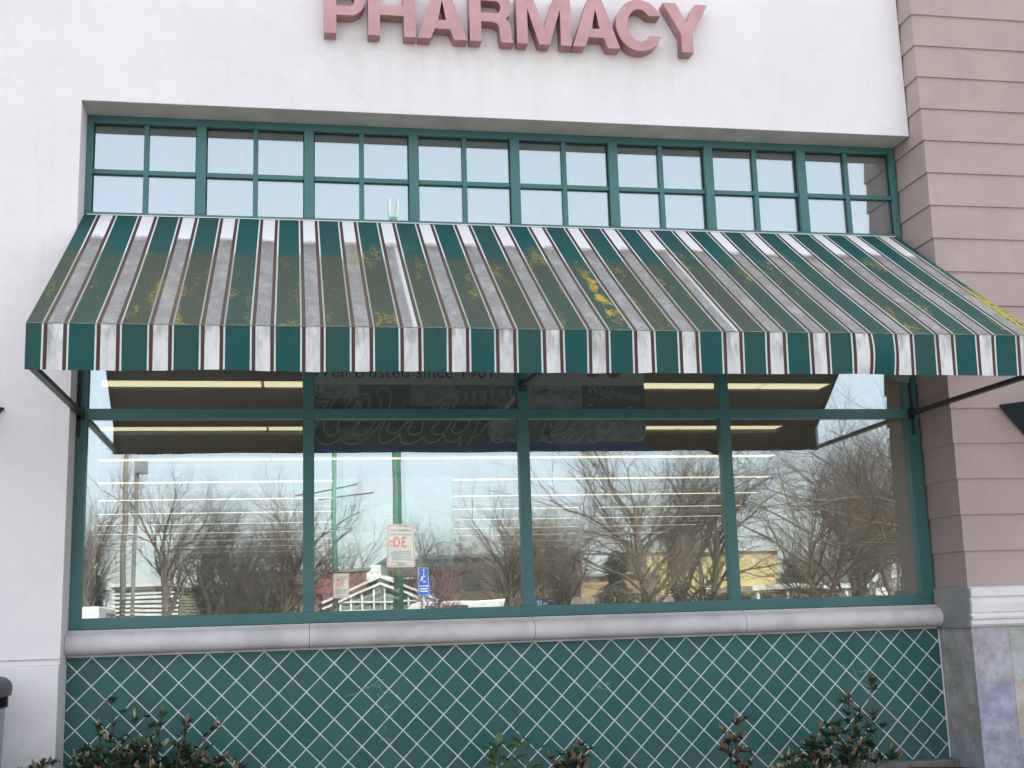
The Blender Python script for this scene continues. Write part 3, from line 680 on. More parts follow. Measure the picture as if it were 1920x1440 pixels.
def bush(name, loc, label, seed, stems, spread, height, L, ncl, tipfrac, leafm='leaf', tips=('tip', 'tipy'), lean=0.0, cat='shrub', group=None, tall=None):
    r = random.Random(seed); root = empty(name, loc, label, cat, group)
    st, lf, tp_ = MB(), MB(), MB()
    def cluster(p, d, n, size, tipc):
        for i in range(n):
            a = r.uniform(0, 6.28); el = r.uniform(-.3, .9)
            dd = Vector((math.cos(a)*math.cos(el), math.sin(a)*math.cos(el), math.sin(el)))*.9+d*.5
            leaf(lf, p+d*r.uniform(-.03, .0), dd, Vector((0, 0, 1)), size*r.uniform(.45, 1.25), size*r.uniform(.30, .58))
        if tipc:
            for i in range(r.randint(4, 7)):
                dd = d+Vector((r.uniform(-.33, .33), r.uniform(-.33, .33), r.uniform(.5, 1.2)))
                leaf(tp_, p+d*r.uniform(0, .03), dd, Vector((r.uniform(-1, 1), r.uniform(-1, 1), .1)), size*r.uniform(.7, 1.15), size*.26, mi=tipc-1)
    for s_ in range(stems):
        a = r.uniform(0, 6.28); rr = r.random()**.5
        base = Vector((math.cos(a)*spread*.35*rr, math.sin(a)*.14*rr, 0)); h = height*r.uniform(.6, 1.0)*(1-.45*rr)
        if tall and s_ in tall: base, h = Vector((tall[s_][0]*.5, 0, 0)), tall[s_][1]; end = Vector((tall[s_][0], r.uniform(-.08, .05), h))
        else: end = Vector((math.cos(a)*spread*rr+lean*h, math.sin(a)*.26*rr, h))
        mid = (base+end)/2+Vector((r.uniform(-.05, .05), r.uniform(-.03, .03), .05))
        pts = [base*(1-t_)**2+mid*2*t_*(1-t_)+end*t_*t_ for t_ in [i/7 for i in range(8)]]
        st.tube(pts, [.007-.0045*i/7 for i in range(8)], 5)
        for q in range(ncl):
            t_ = .25+.75*(q+.5)/ncl; i = min(6, int(t_*7)); p = pts[i].lerp(pts[i+1], t_*7-i)
            sd = Vector((r.uniform(-1, 1), r.uniform(-.7, .5), r.uniform(.2, 1))).normalized()
            e2 = p+sd*r.uniform(.03, .13); st.tube([p, e2], [.003, .002], 4, cap=False)
            cluster(e2, sd, r.randint(7, 11), L*.9, (1+(r.random() < .4)) if r.random() < tipfrac*.6 else 0)
        cluster(pts[-1], (pts[-1]-pts[-2]).normalized(), 7, L, (1+(r.random() < .35)) if r.random() < tipfrac*1.6 else 0)
    st.build('stem', M['stem'], root); lf.build('foliage', M[leafm], root)
    if tp_.v: tp_.build('new_growth', [M[t] for t in tips], root)
    return root
bush('flowering_shrub', (.58, -.55, .165), 'dense dark shrub with upright tan new shoots at the left under the tiles', 11, 80, .84, .62, .062, 7, .34, tall={0: (-.17, .83), 1: (.0, .70), 2: (.19, .72), 3: (.36, .66), 4: (.55, .62), 5: (-.25, .66), 6: (-.35, .50)})
bush('flowering_shrub', (5.95, -.55, .165), 'leggy shrub with red and tan tipped leaves before the right end of the tiles', 23, 17, .44, .42, .080, 5, .42, tips=('tip', 'tipr'), tall={0: (.30, .74), 1: (.12, .60), 2: (.02, .42), 3: (.40, .40), 4: (-.1, .36), 5: (.22, .46)})
bush('flowering_shrub', (5.14, -.5, .165), 'small sprig with rusty brown leaves left of the leggy shrub', 31, 4, .07, .44, .07, 3, .9, leafm='stem', tips=('tip', 'tip'), tall={0: (.0, .47), 1: (-.1, .33)})
bush('flowering_shrub', (3.84, -.5, .165), 'low dark shrub with brown and cream tips near the middle of the tiles', 37, 14, .18, .42, .060, 3, .5, tips=('tip', 'tipy'))
bush('flowering_shrub', (5.55, -.85, .165), 'low leafy shoots with cream buds between the sprig and the leggy shrub', 53, 10, .2, .25, .055, 3, .4, tips=('tipy', 'tipy'))
# broad leaved weed
root = empty('leafy_weed', (3.27, -.6, .165), 'bright green broad leaved weed with two thin seed stalks', 'plant'); r = random.Random(5)
st, lf, sd = MB(), MB(), MB()
for i in range(46):
    a = i*2.4+r.random(); el = r.uniform(.5, 1.35); L = r.uniform(.12, .20)
    p = Vector((r.uniform(-.08, .08), r.uniform(-.06, .06), .02)); d = Vector((math.cos(a)*math.cos(el), math.sin(a)*math.cos(el)*.7, math.sin(el)))
    p2 = p+d*r.uniform(.12, .42); st.tube([p, p2], [.004, .003], 4); leaf(lf, p2, d+Vector((r.uniform(-.8, .8), r.uniform(-.8, .4), -.5)), Vector((0, 0, 1)), L*.72, .062)
for x, h in ((-.04, .70), (.12, .66)):
    pts = [Vector((x*.3+x*.7*t_/6-.03*math.sin(t_/2), -.02, h*t_/6)) for t_ in range(7)]; st.tube(pts, .0028, 4)
    for j in range(26):
        t_ = r.uniform(.62, 1); p = Vector((x*.3+x*.7*t_-.03*math.sin(t_*3), -.02, h*t_)); leaf(sd, p, Vector((r.uniform(-1, 1), r.uniform(-1, 1), .6)), Vector((0, 0, 1)), .018, .009)
st.build('stem', M['leaf2'], root); lf.build('foliage', M['leaf2'], root); sd.build('seed_head', M['tipr'], root)
bush('flowering_shrub', (-.12, -1.02, .165), 'tiny shoot of dark leaves beside the litter bin', 61, 4, .10, .36, .045, 2, .2, tips=('tip', 'tip'), tall={0: (-.04, .385), 1: (.08, .37), 2: (.13, .36)})

# ------------------------------------------------------------------ things hanging inside the shop
ends = [7.0, 7.6, 8.6, 9.6, 10.6, 11.4, 11.8, 11.9, 12, 12, 12]
ordw = ['nearest the glass', 'second row in from the glass', 'third row in from the glass', 'fourth row in from the glass', 'fifth row in from the glass', 'sixth row in from the glass', 'seventh row in', 'eighth row in', 'ninth row in', 'tenth row in', 'farthest row in']
for i in range(11):
    y = 1.25+2.63*i
    root = empty('ceiling_light', (0, y, 3.70), 'long yellowish fluorescent ceiling strip, '+ordw[i], 'ceiling light', 'rows of ceiling strips inside the store')
    b = MB(); tb = MB(); b.box(-3.5, ends[i], -.21, .21, -.005, .035); b.box(-3.5, ends[i], -.21, -.195, -.034, -.005)
    x = -3.45; r = random.Random(40+i)
    while x < ends[i]-.1:
        L = min(2.42, ends[i]-.05-x); tb.box(x, x+L-.008, -.19, .19, -.014, -.006); x += 2.44
    b.build('housing', M['ceiling'], root); tb.build('tube', M['tube'], root)
# banner with photographs
bn = empty('hanging_banner', (1.77, .42, 2.93), 'wide dark photo banner with a pale lettered top strip hanging behind the glass', 'banner')
BX0, BX1 = 0.0, 3.03
def bm_(g): return mottled('print_grey_%d' % int(g*1000), (g*.92, g, g*1.02), 0.9, .25, 9)
b = MB(); b.box(BX0, BX1, 0, .012, .055, .995); b.build('banner_board', bm_(.30), bn)
b = MB(); b.box(BX0, BX1, -.004, -.001, .585, .995); b.build('banner_strip', mottled('pale_print', (0.80, 0.95, 0.95), .9, .02), bn)
b = MB(); b.box(BX0, BX1+.04, -.006, -.001, 0, .055); b.build('blue_strip', mottled('blue_print', (0.08, 0.24, 0.62), .8, .05), bn)
b = MB(); rr = random.Random(9)
def prt(x0, x1, z0, z1, g, o=-.004): b.box(x0, x1, o-.001, o, z0, z1, (min(.85, g*4.0)*.82, min(.85, g*4.0)*.97, min(.85, g*4.0)))
x = 0.0
for x0, x1, z0, z1, g in [(0, .48, .47, .585, .22), (.02, .46, .20, .46, .06), (.22, .36, .22, .45, .17), (.48, .92, .22, .585, .035), (.92, 1.35, .40, .585, .15), (.94, 1.62, .10, .40, .05), (1.35, 1.75, .36, .585, .10),
                          (1.62, 1.90, .08, .34, .23), (1.92, 2.45, .36, .585, .24), (1.92, 2.2, .08, .36, .12), (2.2, 2.55, .06, .34, .16), (2.45, 3.03, .30, .585, .03), (2.55, 3.0, .08, .3, .2), (.0, .3, .06, .2, .04), (.3, .6, .10, .2, .13)]:
    prt(x0, x1, z0, z1, g)
for i in range(150):
    x = rr.uniform(.02, 2.98); z = rr.uniform(.07, .56); prt(x, x+rr.uniform(.01, .07), z, z+rr.uniform(.008, .04), rr.choice([.03, .09, .13, .2]), -.0055-.0001*i/150*10)
for gx in range(9): prt(1.40+gx*.055+(gx % 3)*.012, 1.425+gx*.055+(gx % 3)*.012, .45+gx*.004, .53+gx*.004, .42, -.008)
tint_m = NT('photo_print', .9); at_ = tint_m.n('ShaderNodeAttribute', attribute_name='tint'); tint_m.base(tint_m.mix(tint_m.smooth(tint_m.noise(14, 5, .7), .3, .7), at_.outputs['Color'], tint_m.mix(.5, at_.outputs['Color'], (.1, .11, .11)))); tint_m = tint_m.m
b.build('photograph', tint_m, bn)
ink = mottled('dark_ink', (.04, .045, .05), .8); pale = mottled('pale_ink', (.75, .8, .8), .8)
place_mesh(curve_mesh(None, .001, 0, 'Well trusted since 1901.', .165, 'LEFT'), 'banner_text', ink, wallM(.07, -.007, .648), bn)
place_mesh(curve_mesh(None, .001, 0, 'ICAL PRESS', .075, 'LEFT'), 'photo_text', ink, wallM(-.0, -.009, .50), bn)
place_mesh(curve_mesh(None, .001, 0, 'PRESCRIPTIONS', .062, 'LEFT'), 'photo_text', ink, wallM(2.0, -.009, .50), bn)
place_mesh(curve_mesh(None, .001, 0, 'Bigner Drugs', .06, 'LEFT'), 'photo_text', pale, wallM(1.44, -.011, .40), bn)
Ws = wallM(2.49, -.0115, .52) @ Matrix(((1, .32, 0, 0), (-.16, 1, 0, 0), (0, 0, 1, 0), (0, 0, 0, 1)))
place_mesh(curve_mesh(None, .001, .0015, 'Walgreens', .112, 'LEFT'), 'photo_text', pale, Ws, bn)
red = mottled('red_print', (.75, .04, .07), .7)
b = MB()
for cx in (2.56, 2.75): b.face([(cx+.075*math.cos(a), -.007, .74+.09*math.sin(a)) for a in [R(18*i) for i in range(20)]])
b.build('red_mark', red, bn)
# script in thin tubing, drawn through traced strokes: banner-plane metres
def za(x, y): return ((560+x/5.647-568)*.004716, ) , y
def A_(pts, ox): # zoom coordinates -> (x, z) on the sign plane
    o = []
    for x, y in pts:
        px, py = ox+x/5.647, 690+y/5.647
        # affine fit of the sign plane (0.30 m behind the frame)
        X = 1.770+(px-568)*.004681; Z = 3.481-(py-723)*.004640
        o.append((X, Z))
    return o
SA = [[(180, 245), (300, 256), (440, 242), (372, 340), (312, 435), (262, 500), (258, 590), (275, 665), (325, 702), (385, 685), (403, 630), (412, 560), (452, 450), (540, 332), (610, 285), (680, 265), (724, 300), (722, 370), (688, 440), (612, 570), (550, 640), (545, 678), (600, 702), (660, 690), (712, 650), (772, 568), (828, 470), (842, 360), (822, 300), (795, 262), (840, 212), (885, 200), (930, 240), (946, 300), (920, 440), (900, 510), (832, 650), (820, 740), (850, 785), (920, 775), (980, 730), (1030, 685), (1035, 740), (1060, 785), (1130, 792), (1200, 770), (1265, 735), (1310, 780), (1390, 775), (1450, 740), (1490, 705), (1510, 760), (1560, 778), (1620, 760), (1665, 715), (1640, 815)],
      [(180, 350), (240, 355), (305, 345), (245, 435), (215, 520), (180, 620)], [(180, 720), (220, 780), (300, 796), (370, 775), (415, 740), (470, 780), (560, 792), (660, 760), (750, 680), (850, 565)],
      [(545, 440), (590, 380), (625, 366), (630, 440)], [(930, 570), (898, 630), (910, 668), (960, 685), (1020, 660), (1100, 575), (1170, 540)], [(1165, 560), (1115, 640), (1130, 685), (1180, 700), (1250, 670), (1275, 570)],
      [(1335, 480), (1365, 440), (1430, 360), (1500, 310), (1580, 280), (1632, 300), (1625, 350), (1570, 440)], [(1440, 440), (1490, 380), (1535, 358), (1540, 400), (1515, 440)], [(1440, 560), (1360, 640), (1370, 680), (1430, 698), (1490, 680), (1570, 560)],
      [(1620, 570), (1575, 640), (1590, 680), (1640, 687), (1700, 650), (1765, 560)], [(1850, 565), (1800, 690), (1730, 810)]]
SB = [[(-10, 735), (60, 685), (120, 600), (160, 570)], [(200, 575), (155, 650), (165, 720), (210, 776), (280, 775), (370, 735), (420, 776), (520, 780)], [(640, 605), (668, 565)], [(765, 575), (730, 640), (715, 720), (755, 780), (830, 780), (920, 750), (1000, 690), (1060, 645), (1070, 670), (1010, 740), (1015, 775), (1065, 775), (1130, 740), (1230, 650), (1208, 720), (1240, 772), (1310, 770), (1400, 710), (1520, 575)],
      [(820, 575), (815, 618), (862, 622), (915, 570)], [(990, 575), (900, 640), (810, 685), (850, 706), (940, 690), (1020, 640), (1090, 570)], [(1200, 570), (1183, 612), (1230, 600), (1252, 570)], [(1345, 570), (1318, 640), (1350, 672), (1420, 660), (1500, 575)],
      [(1595, 570), (1598, 640), (1560, 685), (1490, 715), (1455, 748), (1480, 775), (1580, 758), (1700, 770), (1762, 775), (1822, 730), (1842, 670), (1830, 560)], [(1610, 470), (1625, 440), (1660, 410), (1700, 410), (1706, 440), (1690, 480)]]
def catmull(P, n=5):
    if len(P) < 3: return P
    Q = [P[0]]+P+[P[-1]]; o = []
    for i in range(1, len(Q)-2):
        p0, p1, p2, p3 = Q[i-1:i+3]
        for j in range(n):
            t = j/n; o.append(tuple(.5*((2*p1[a])+(-p0[a]+p2[a])*t+(2*p0[a]-5*p1[a]+4*p2[a]-p3[a])*t*t+(-p0[a]+3*p1[a]-3*p2[a]+p3[a])*t**3) for a in range(2)))
    o.append(P[-1]); return o
neon = empty('neon_sign', (1.77, .30, 2.98), 'unlit script window sign of thin pale tubing in front of the photo banner', 'sign')
b = MB()
for S_, ox in ((SA, 560), (SB, 880)):
    for pl in S_: b.tube([(x-1.77, 0, z-2.98) for x, z in catmull(A_(pl, ox))], .0064, 5)
b.build('neon_tube', mottled('pale_glass_tube', (.85, .88, .86), .3, .05), neon, smooth=True)
b = MB()
for x in (.1, 1.0, 2.0, 2.9): b.tube([(x, .004, .5), (x, .004, .75)], .0012, 4)
b.build('hanging_wire', M['dark_metal'], neon)
# seasonal sign further in
es = empty('seasonal_sign', (2.08, 2.05, 2.02), 'pale blue hanging Easter sign with a pink band, faint behind the second window', 'sign')
b = MB(); b.box(0, 1.18, 0, .01, 0, .88); b.build('board', mottled('pale_blue_print', (.30, .62, .70), .7, .05), es)
b = MB(); b.box(.15, .98, -.003, -.001, .70, .84); b.build('pink_band', mottled('pink_print', (.75, .35, .45), .7), es)
b = MB(); b.face([(.93+.15*math.cos(R(a*15)), -.005, .60+.20*math.sin(R(a*15))) for a in range(24)]); b.build('oval_picture', mottled('picture_print', (.40, .40, .50), .7, .3, 14), es)
wm = mottled('white_print', (.62, .78, .80), .7)
place_mesh(curve_mesh(None, .001, 0, 'HAPPY', .15), 'lettering', wm, wallM(.42, -.004, .42), es); place_mesh(curve_mesh(None, .001, 0, 'EASTER', .19), 'lettering', wm, wallM(.44, -.004, .24), es)
b = MB(); b.tube([(.1, .005, .88), (.1, .005, 1.66)], .002, 4); b.tube([(1.08, .005, .88), (1.08, .005, 1.66)], .002, 4); b.build('hanging_wire', M['dark_metal'], es)
b = MB(); b.box(-.17, .17, -.17, .17, 0, 3.69); b.box(-.2, .2, -.2, .2, .0, .12); b.box(-.2, .2, -.2, .2, 3.35, 3.40)
tag(b.build('interior_column', mottled('beige_paint', (.62, .54, .40), .7), loc=(8.86, 6, .05)), 'square beige column inside the store behind the last window', 'column')
b = MB(); b.box(-.17, .17, -.17, .17, 0, 3.69); b.box(-.2, .2, -.2, .2, .0, .12)
tag(b.build('interior_column', mottled('tan_paint', (.50, .42, .28), .7), loc=(7.6, 14, .05)), 'square tan column inside the store behind the third window', 'column')
# shelving inside, seen faintly
sh = [('aisle_shelf', 2.6+2.6*i, 9.0, i) for i in range(4)]
for nm, x, y, i in sh:
    root = empty('store_shelf', (x, y, .05), 'tall store shelf unit loaded with boxes, %s inside the shop' % ['left', 'second', 'third', 'rightmost'][i], 'shelf', 'shelf units inside the store')
    b = MB(); b.box(-.45, .45, 0, 8, 0, .15); b.box(-.02, .02, 0, 8, .15, 1.8)
    for z in (.5, .85, 1.2, 1.55): b.box(-.42, .42, 0, 8, z, z+.03)
    b.box(-.45, .45, -.03, 0, .1, 1.85); b.build('rack', M['inwall'], root)
    b = MB(); r = random.Random(i)
    for z in (.15, .53, .88, 1.23, 1.58):
        for j in range(20):
            yy = j*.4; 
            for sx in (-1, 1): b.box(min(sx*.1, sx*.38), max(sx*.1, sx*.38), yy+.03, yy+.36, z, z+r.uniform(.14, .29), (r.uniform(.1, .6), r.uniform(.1, .5), r.uniform(.1, .5)))
    b.build('merchandise', tint_m, root)

# ------------------------------------------------------------------ trees across the car park (seen mirrored in the glass)
def tree_mesh(seed, height, spread, trunk_h, trunk_r, levels, kids, up=.25, droop=0.0, fork=1):
    r = random.Random(seed); tk, cw = MB(), MB()
    def grow(p, d, L, rad, lev):
        nseg = 6 if lev == 0 else (5 if lev <= 2 else 3); pts = [p.copy()]; rr_ = [rad]; dd = d.copy()
        for i in range(nseg):
            j = .13 if lev == 0 else .26
            dd = (dd+Vector((r.uniform(-j, j), r.uniform(-j, j), r.uniform(-j, j)+up*.25-droop*(lev > 2)))).normalized()
            p = p+dd*(L/nseg); pts.append(p.copy()); rr_.append(rad*(1-(.45 if lev == 0 else .72)*(i+1)/nseg))
        (tk if lev == 0 else cw).tube(pts, rr_, 8 if lev == 0 else (5 if lev == 1 else (4 if lev == 2 else 3)), cap=(lev < 1))
        if lev >= levels: return
        nk = kids[lev]
        for c in range(nk):
            t = (.34 if lev == 0 else .16)+(1-(.34 if lev == 0 else .16))*(c+r.uniform(.2, .9))/nk; t = min(t, .999)
            i = int(t*nseg); q = pts[i].lerp(pts[i+1], t*nseg-i); base = (pts[i+1]-pts[i]).normalized()
            ax = Vector((r.gauss(0, 1), r.gauss(0, 1), r.gauss(0, .6))); ax = (ax-base*ax.dot(base)).normalized()
            ang = r.uniform(.45, .95)*(spread if lev == 0 else 1); nd = (base*math.cos(ang)+ax*math.sin(ang)); nd.z += up*.5; nd.normalize()
            fl = {0: .62, 1: .60, 2: .52, 3: .50, 4: .5}[lev]
            grow(q, nd, L*fl*r.uniform(.7, 1.15)*(1.25 if lev == 0 else 1), rr_[i]*(.55 if lev == 0 else .5), lev+1)
        if lev > 0: pass
    for k in range(fork):
        d = Vector((0, 0, 1)) if fork == 1 else Vector((math.cos(k*2.4+seed)*.35, math.sin(k*2.4+seed)*.3, 1)).normalized()
        grow(Vector((0, 0, -.1)), d, trunk_h, trunk_r/(1 if fork == 1 else 1.3), 0)
    # scale so that the top reaches the height asked for
    top = max(v[2] for v in cw.v); s = height/top
    for m_ in (tk, cw): m_.v = [(v[0]*s, v[1]*s, v[2]*s) for v in m_.v]
    return tk, cw
protos = {}
def proto(key, tm, cm, **kw):
    tk, cw = tree_mesh(**kw); root = empty('bare_tree', (0, 0, 0)); tk.build('trunk', M[tm], root, smooth=True); cw.build('crown', M[cm], root); protos[key] = [root, False]
proto('a', 'bark', 'bark', seed=3, height=8.5, spread=1.0, trunk_h=5, trunk_r=.20, levels=4, kids=[11, 8, 7, 6])
proto('b', 'barkd', 'barkd', seed=8, height=8.0, spread=1.15, trunk_h=4.6, trunk_r=.19, levels=4, kids=[9, 8, 7, 6], fork=2, up=.15)
proto('c', 'bark', 'bark', seed=14, height=8.2, spread=1.3, trunk_h=4.2, trunk_r=.17, levels=4, kids=[10, 8, 8, 7], fork=2, up=.10)
proto('p', 'barkd', 'barkp', seed=21, height=5.0, spread=1.2, trunk_h=2.6, trunk_r=.12, levels=3, kids=[9, 9, 8], up=.3)
def tree(key, x, y, sc, rz, label, sz=None):
    root, used = protos[key]
    o = root if not used else copy_tree(root)
    protos[key][1] = True; o.location = (x, y, 0); o.rotation_euler = (0, 0, rz); o.scale = (sc, sc, sz or sc)
    tag(o, label, 'tree', 'bare trees across the car park')
tree('a', -5.4, -38, 1.0, .3, 'bare tree with upright branches mirrored at the left end of the first window')
tree('a', -3.2, -41, 1.2, 2.1, 'tall bare tree right of the wooden poles mirrored in the first window')
tree('b', -.9, -42, 1.05, 1.0, 'dark bare tree mirrored in the middle of the first window')
tree('a', 1.3, -40, 1.08, 4.1, 'bare tree mirrored beside the first post of the window')
tree('b', 0.2, -33, .72, 5.0, 'lower dark bare tree before the red shop sign')
tree('p', 3.0, -46, .92, .4, 'small tree with reddish twigs left of the green poles')
tree('p', 7.0, -38, .95, 2.2, 'reddish budding tree behind the blue sign')
tree('a', 9.2, -34, .88, 3.3, 'slender bare tree mirrored at the right of the second window')
tree('a', 11.2, -42, .86, .9, 'bare tree behind the big spreading tree')
tree('c', 11.4, -21.5, 1.12, 1.2, 'big spreading bare tree that fills the third window')
tree('b', 13.4, -25, 1.0, 2.7, 'dark bare tree just right of the big spreading one')
tree('c', 16.6, -24, 1.0, 4.0, 'broad bare tree mirrored between the third and fourth windows')
tree('b', 19.3, -27, 1.05, 3.7, 'dark forked bare tree by the low carport')
tree('c', 17.0, -16.5, 1.15, 5.6, 'large near bare tree mirrored at the right end of the fourth window')
tree('a', 22.5, -30, 1.05, 1.9, 'bare tree in front of the white house')
tree('a', 26, -40, 1.0, 3.0, 'farther bare tree left of the white house')
tree('b', -9, -45, .9, 2.0, 'dark bare tree far to the left of the wooden poles')
tree('a', -7.0, -50, 1.0, 1.1, 'bare tree behind the slatted shed')
tree('a', -1.6, -52, 1.0, 3.9, 'bare tree behind the tan building')
tree('b', 1.9, -50, .95, 5.9, 'dark bare tree behind the red shop sign band')
tree('a', 5.0, -53, .9, .2, 'bare tree behind the glazed pavilion')
tree('b', 8.0, -49, .95, 1.6, 'dark bare tree in front of the brown building, left')
tree('a', 10.6, -30, .72, 5.2, 'small bare tree behind the blue sign')
tree('a', 13.2, -48, 1.05, 2.9, 'bare tree in front of the brown building, right')
tree('b', 18.0, -38, 1.0, .1, 'dark bare tree before the ochre building')
tree('a', 24.0, -36, 1.0, 5.0, 'bare tree behind the low carport')
# evergreen masses
def conifer(x, y, h, rad, seed, label):
    r = random.Random(seed); root = empty('evergreen_tree', (x, y, 0), label, 'tree', 'evergreens across the car park')
    b = MB(); b.tube([(0, 0, 0), (0, 0, h*.9)], [.12, .03], 7); b.build('trunk', M['barkd'], root)
    b = MB()
    for i in range(3600):
        t = r.random(); rr = rad*(1-t*.8)*(.6+.4*math.sin(t*17+seed))*r.random()**.4; a = r.uniform(0, 6.28)
        p = Vector((rr*math.cos(a), rr*math.sin(a), .4+t*(h-.4)+r.uniform(-.15, .15))); d = Vector((math.cos(a), math.sin(a), r.uniform(-.5, .7)))
        leaf(b, p, d, Vector((0, 0, 1)), .22, .10)
    b.build('crown', M['leaf'], root)
conifer(-2.0, -48, 4.7, 1.0, 4, 'dark evergreen mirrored near the tan building')
conifer(-6.4, -44, 3.6, 1.6, 6, 'rounded dark evergreen behind the wooden poles')
conifer(.5, -49, 3.3, .9, 9, 'dark evergreen beside the red shop sign')
conifer(16.2, -44, 4.2, 1.5, 12, 'dark evergreen behind the big spreading tree')
conifer(24.6, -44, 3.8, 1.4, 15, 'evergreen before the yellow building')

# ------------------------------------------------------------------ poles and signs in the car park
def light_pole(x, y, h, rad, label, arms=True):
    root = empty('lamp_post', (x, y, 0), label, 'lamp post', 'green lamp posts in the car park')
    b = MB(); b.tube([(0, 0, .55), (0, 0, h)], [rad, rad*.8], 16); b.build('pole', M['polegreen'], root, smooth=True)
    b = MB(); b.tube([(0, 0, 0), (0, 0, .6)], rad*2, 20); b.build('concrete_base', M['concrete'], root, smooth=False)
    for s_ in (-1, 1):
        b = MB(); b.tube([(s_*.03, 0, h-.05), (s_*.075, 0, h+.06), (s_*.085, 0, h+.42)], [.045, .04, .03], 8); b.build('lamp_head', mottled('pale_lamp', (.45, .52, .46), .6), root)
    return root
light_pole(3.93, -16.1, 10.42, .105, 'near green lamp post carrying a large parking sign')
far_post = light_pole(3.38, -38.2, 9.5, .11, 'farther green lamp post with a second parking sign and two thin arms')
for z0, z1, xa, xb in ((6.45, 6.85, -1.5, .9), (6.30, 6.50, -.6, 1.5)): b = MB(); b.tube([(xa, 0, z0), (xb, 0, z1)], .03, 5); b.build('arm', M['dark_metal'], far_post)
redp = mottled('sign_red', (.50, .09, .08), .5); whitep = mottled('sign_white', (.74, .76, .74), .5); dullp = mottled('sign_dull', (.42, .40, .36), .6, .1); bluep = mottled('sign_blue', (.02, .09, .40), .5); inkg = mottled('sign_ink', (.12, .16, .16), .5)
def park_sign(x, y, z, w, h, rot, label):
    root = empty('parking_sign', (x, y, z), label, 'parking sign', 'red and white parking limit signs', rot)
    b = MB(); loft(b, [[(px, d_, pz) for px, pz in rrect(w/2, h/2, .05)] for d_ in (-.004, .004)]); b.build('plate', dullp, root)
    b = MB(); o_, i_ = rrect(w/2-.018, h/2-.018, .04), rrect(w/2-.038, h/2-.038, .03)
    for k in range(len(o_)): k2 = (k+1) % len(o_); b.quad((o_[k][0], .0048, o_[k][1]), (o_[k2][0], .0048, o_[k2][1]), (i_[k2][0], .0048, i_[k2][1]), (i_[k][0], .0048, i_[k][1]))
    b.build('border', redp, root)
    place_mesh(curve_mesh(None, .001, .004, '30', .32), 'number', redp, wallM(w*.0-.02, .006, -.03, True), root)
    rb, gb = MB(), MB(); r = random.Random(int(x*10))
    def row(bb, z0, hh, x0, x1):
        xx = x0
        while xx < x1-.01:
            ww = r.uniform(.018, .05); bb.box(-min(xx+ww, x1), -xx, .0046, .0062, z0, z0+hh*r.uniform(.8, 1)); xx += ww+.012
    row(rb, h*.34, .035, -w*.38, w*.38); row(gb, h*.24, .035, -w*.38, w*.38); row(rb, .07, .045, w*.18, w*.4); row(rb, -.02, .045, w*.18, w*.4)
    for q in range(4): row(gb, -h*.16-q*.052, .032, -w*.36, w*.36)
    row(rb, -h*.40, .02, -w*.36, w*.36); row(gb, -h*.455, .05, -w*.15, w*.15)
    rb.build('red_lettering', redp, root); gb.build('small_lettering', inkg, root)
park_sign(3.985, -15.97, 3.07, .60, .92, R(-8), 'red bordered parking limit sign reading 30 on the near green post')
park_sign(3.60, -38.0, 2.93, .66, .95, R(-8), 'smaller looking red bordered sign reading 30 on the farther green post')
root = empty('accessible_parking_sign', (4.50, -16.4, 0), 'blue disabled parking sign with white symbol on a grey post', 'parking sign', rz=R(-30))
b = MB(); b.box(-.025, .025, -.03, -.008, 0, 2.62); b.build('post', mottled('galvanised', (.40, .42, .42), .5), root)
b = MB(); b.box(-.15, .15, -.006, .002, 2.02, 2.62); b.build('plate', bluep, root)
b = MB()
for x0, x1, z0, z1 in [(-.145, .145, 2.61, 2.615), (-.145, .145, 2.025, 2.03), (-.145, -.139, 2.03, 2.61), (.139, .145, 2.03, 2.61), (-.14, .14, 2.22, 2.235), (-.10, .10, 2.16, 2.18), (-.11, .11, 2.11, 2.13)]: b.box(x0, x1, .0022, .004, z0, z1)
b.tube([(.0, .004, 2.52), (.0, .004, 2.42), (-.06, .004, 2.42), (-.085, .004, 2.33)], .012, 6); b.tube([(.055*math.cos(R(a))+.015, .004, 2.37+.062*math.sin(R(a))) for a in range(60, 340, 20)], .010, 6); b.tube([(0, .004, 2.545), (0, .004, 2.575)], .02, 8)
b.build('wheelchair_symbol', whitep, root)
def wood_pole(x, y, h, rad, label, arm=True):
    root = empty('utility_pole', (x, y, 0), label, 'utility pole', 'wooden utility poles'); b = MB(); b.tube([(0, 0, 0), (0, 0, h)], [rad, rad*.7], 10); b.build('pole', M['wood'], root, smooth=True)
    if arm: b = MB(); b.box(-1.1, 1.1, -.06, .06, h-.5, h-.36); b.build('crossarm', M['wood'], root)
wood_pole(-3.96, -34, 11.5, .105, 'taller wooden utility pole mirrored in the first window')
root = empty('utility_pole', (-3.92, -36.5, 0), 'shorter wooden pole with a grey floodlight on top', 'utility pole', 'wooden utility poles'); b = MB(); b.tube([(0, 0, 0), (0, 0, 7.3)], [.085, .065], 8); b.build('pole', M['wood'], root)
b = MB(); b.box(-.05, .35, -.15, .15, 7.15, 7.6); b.build('floodlight', M['grey'], root)

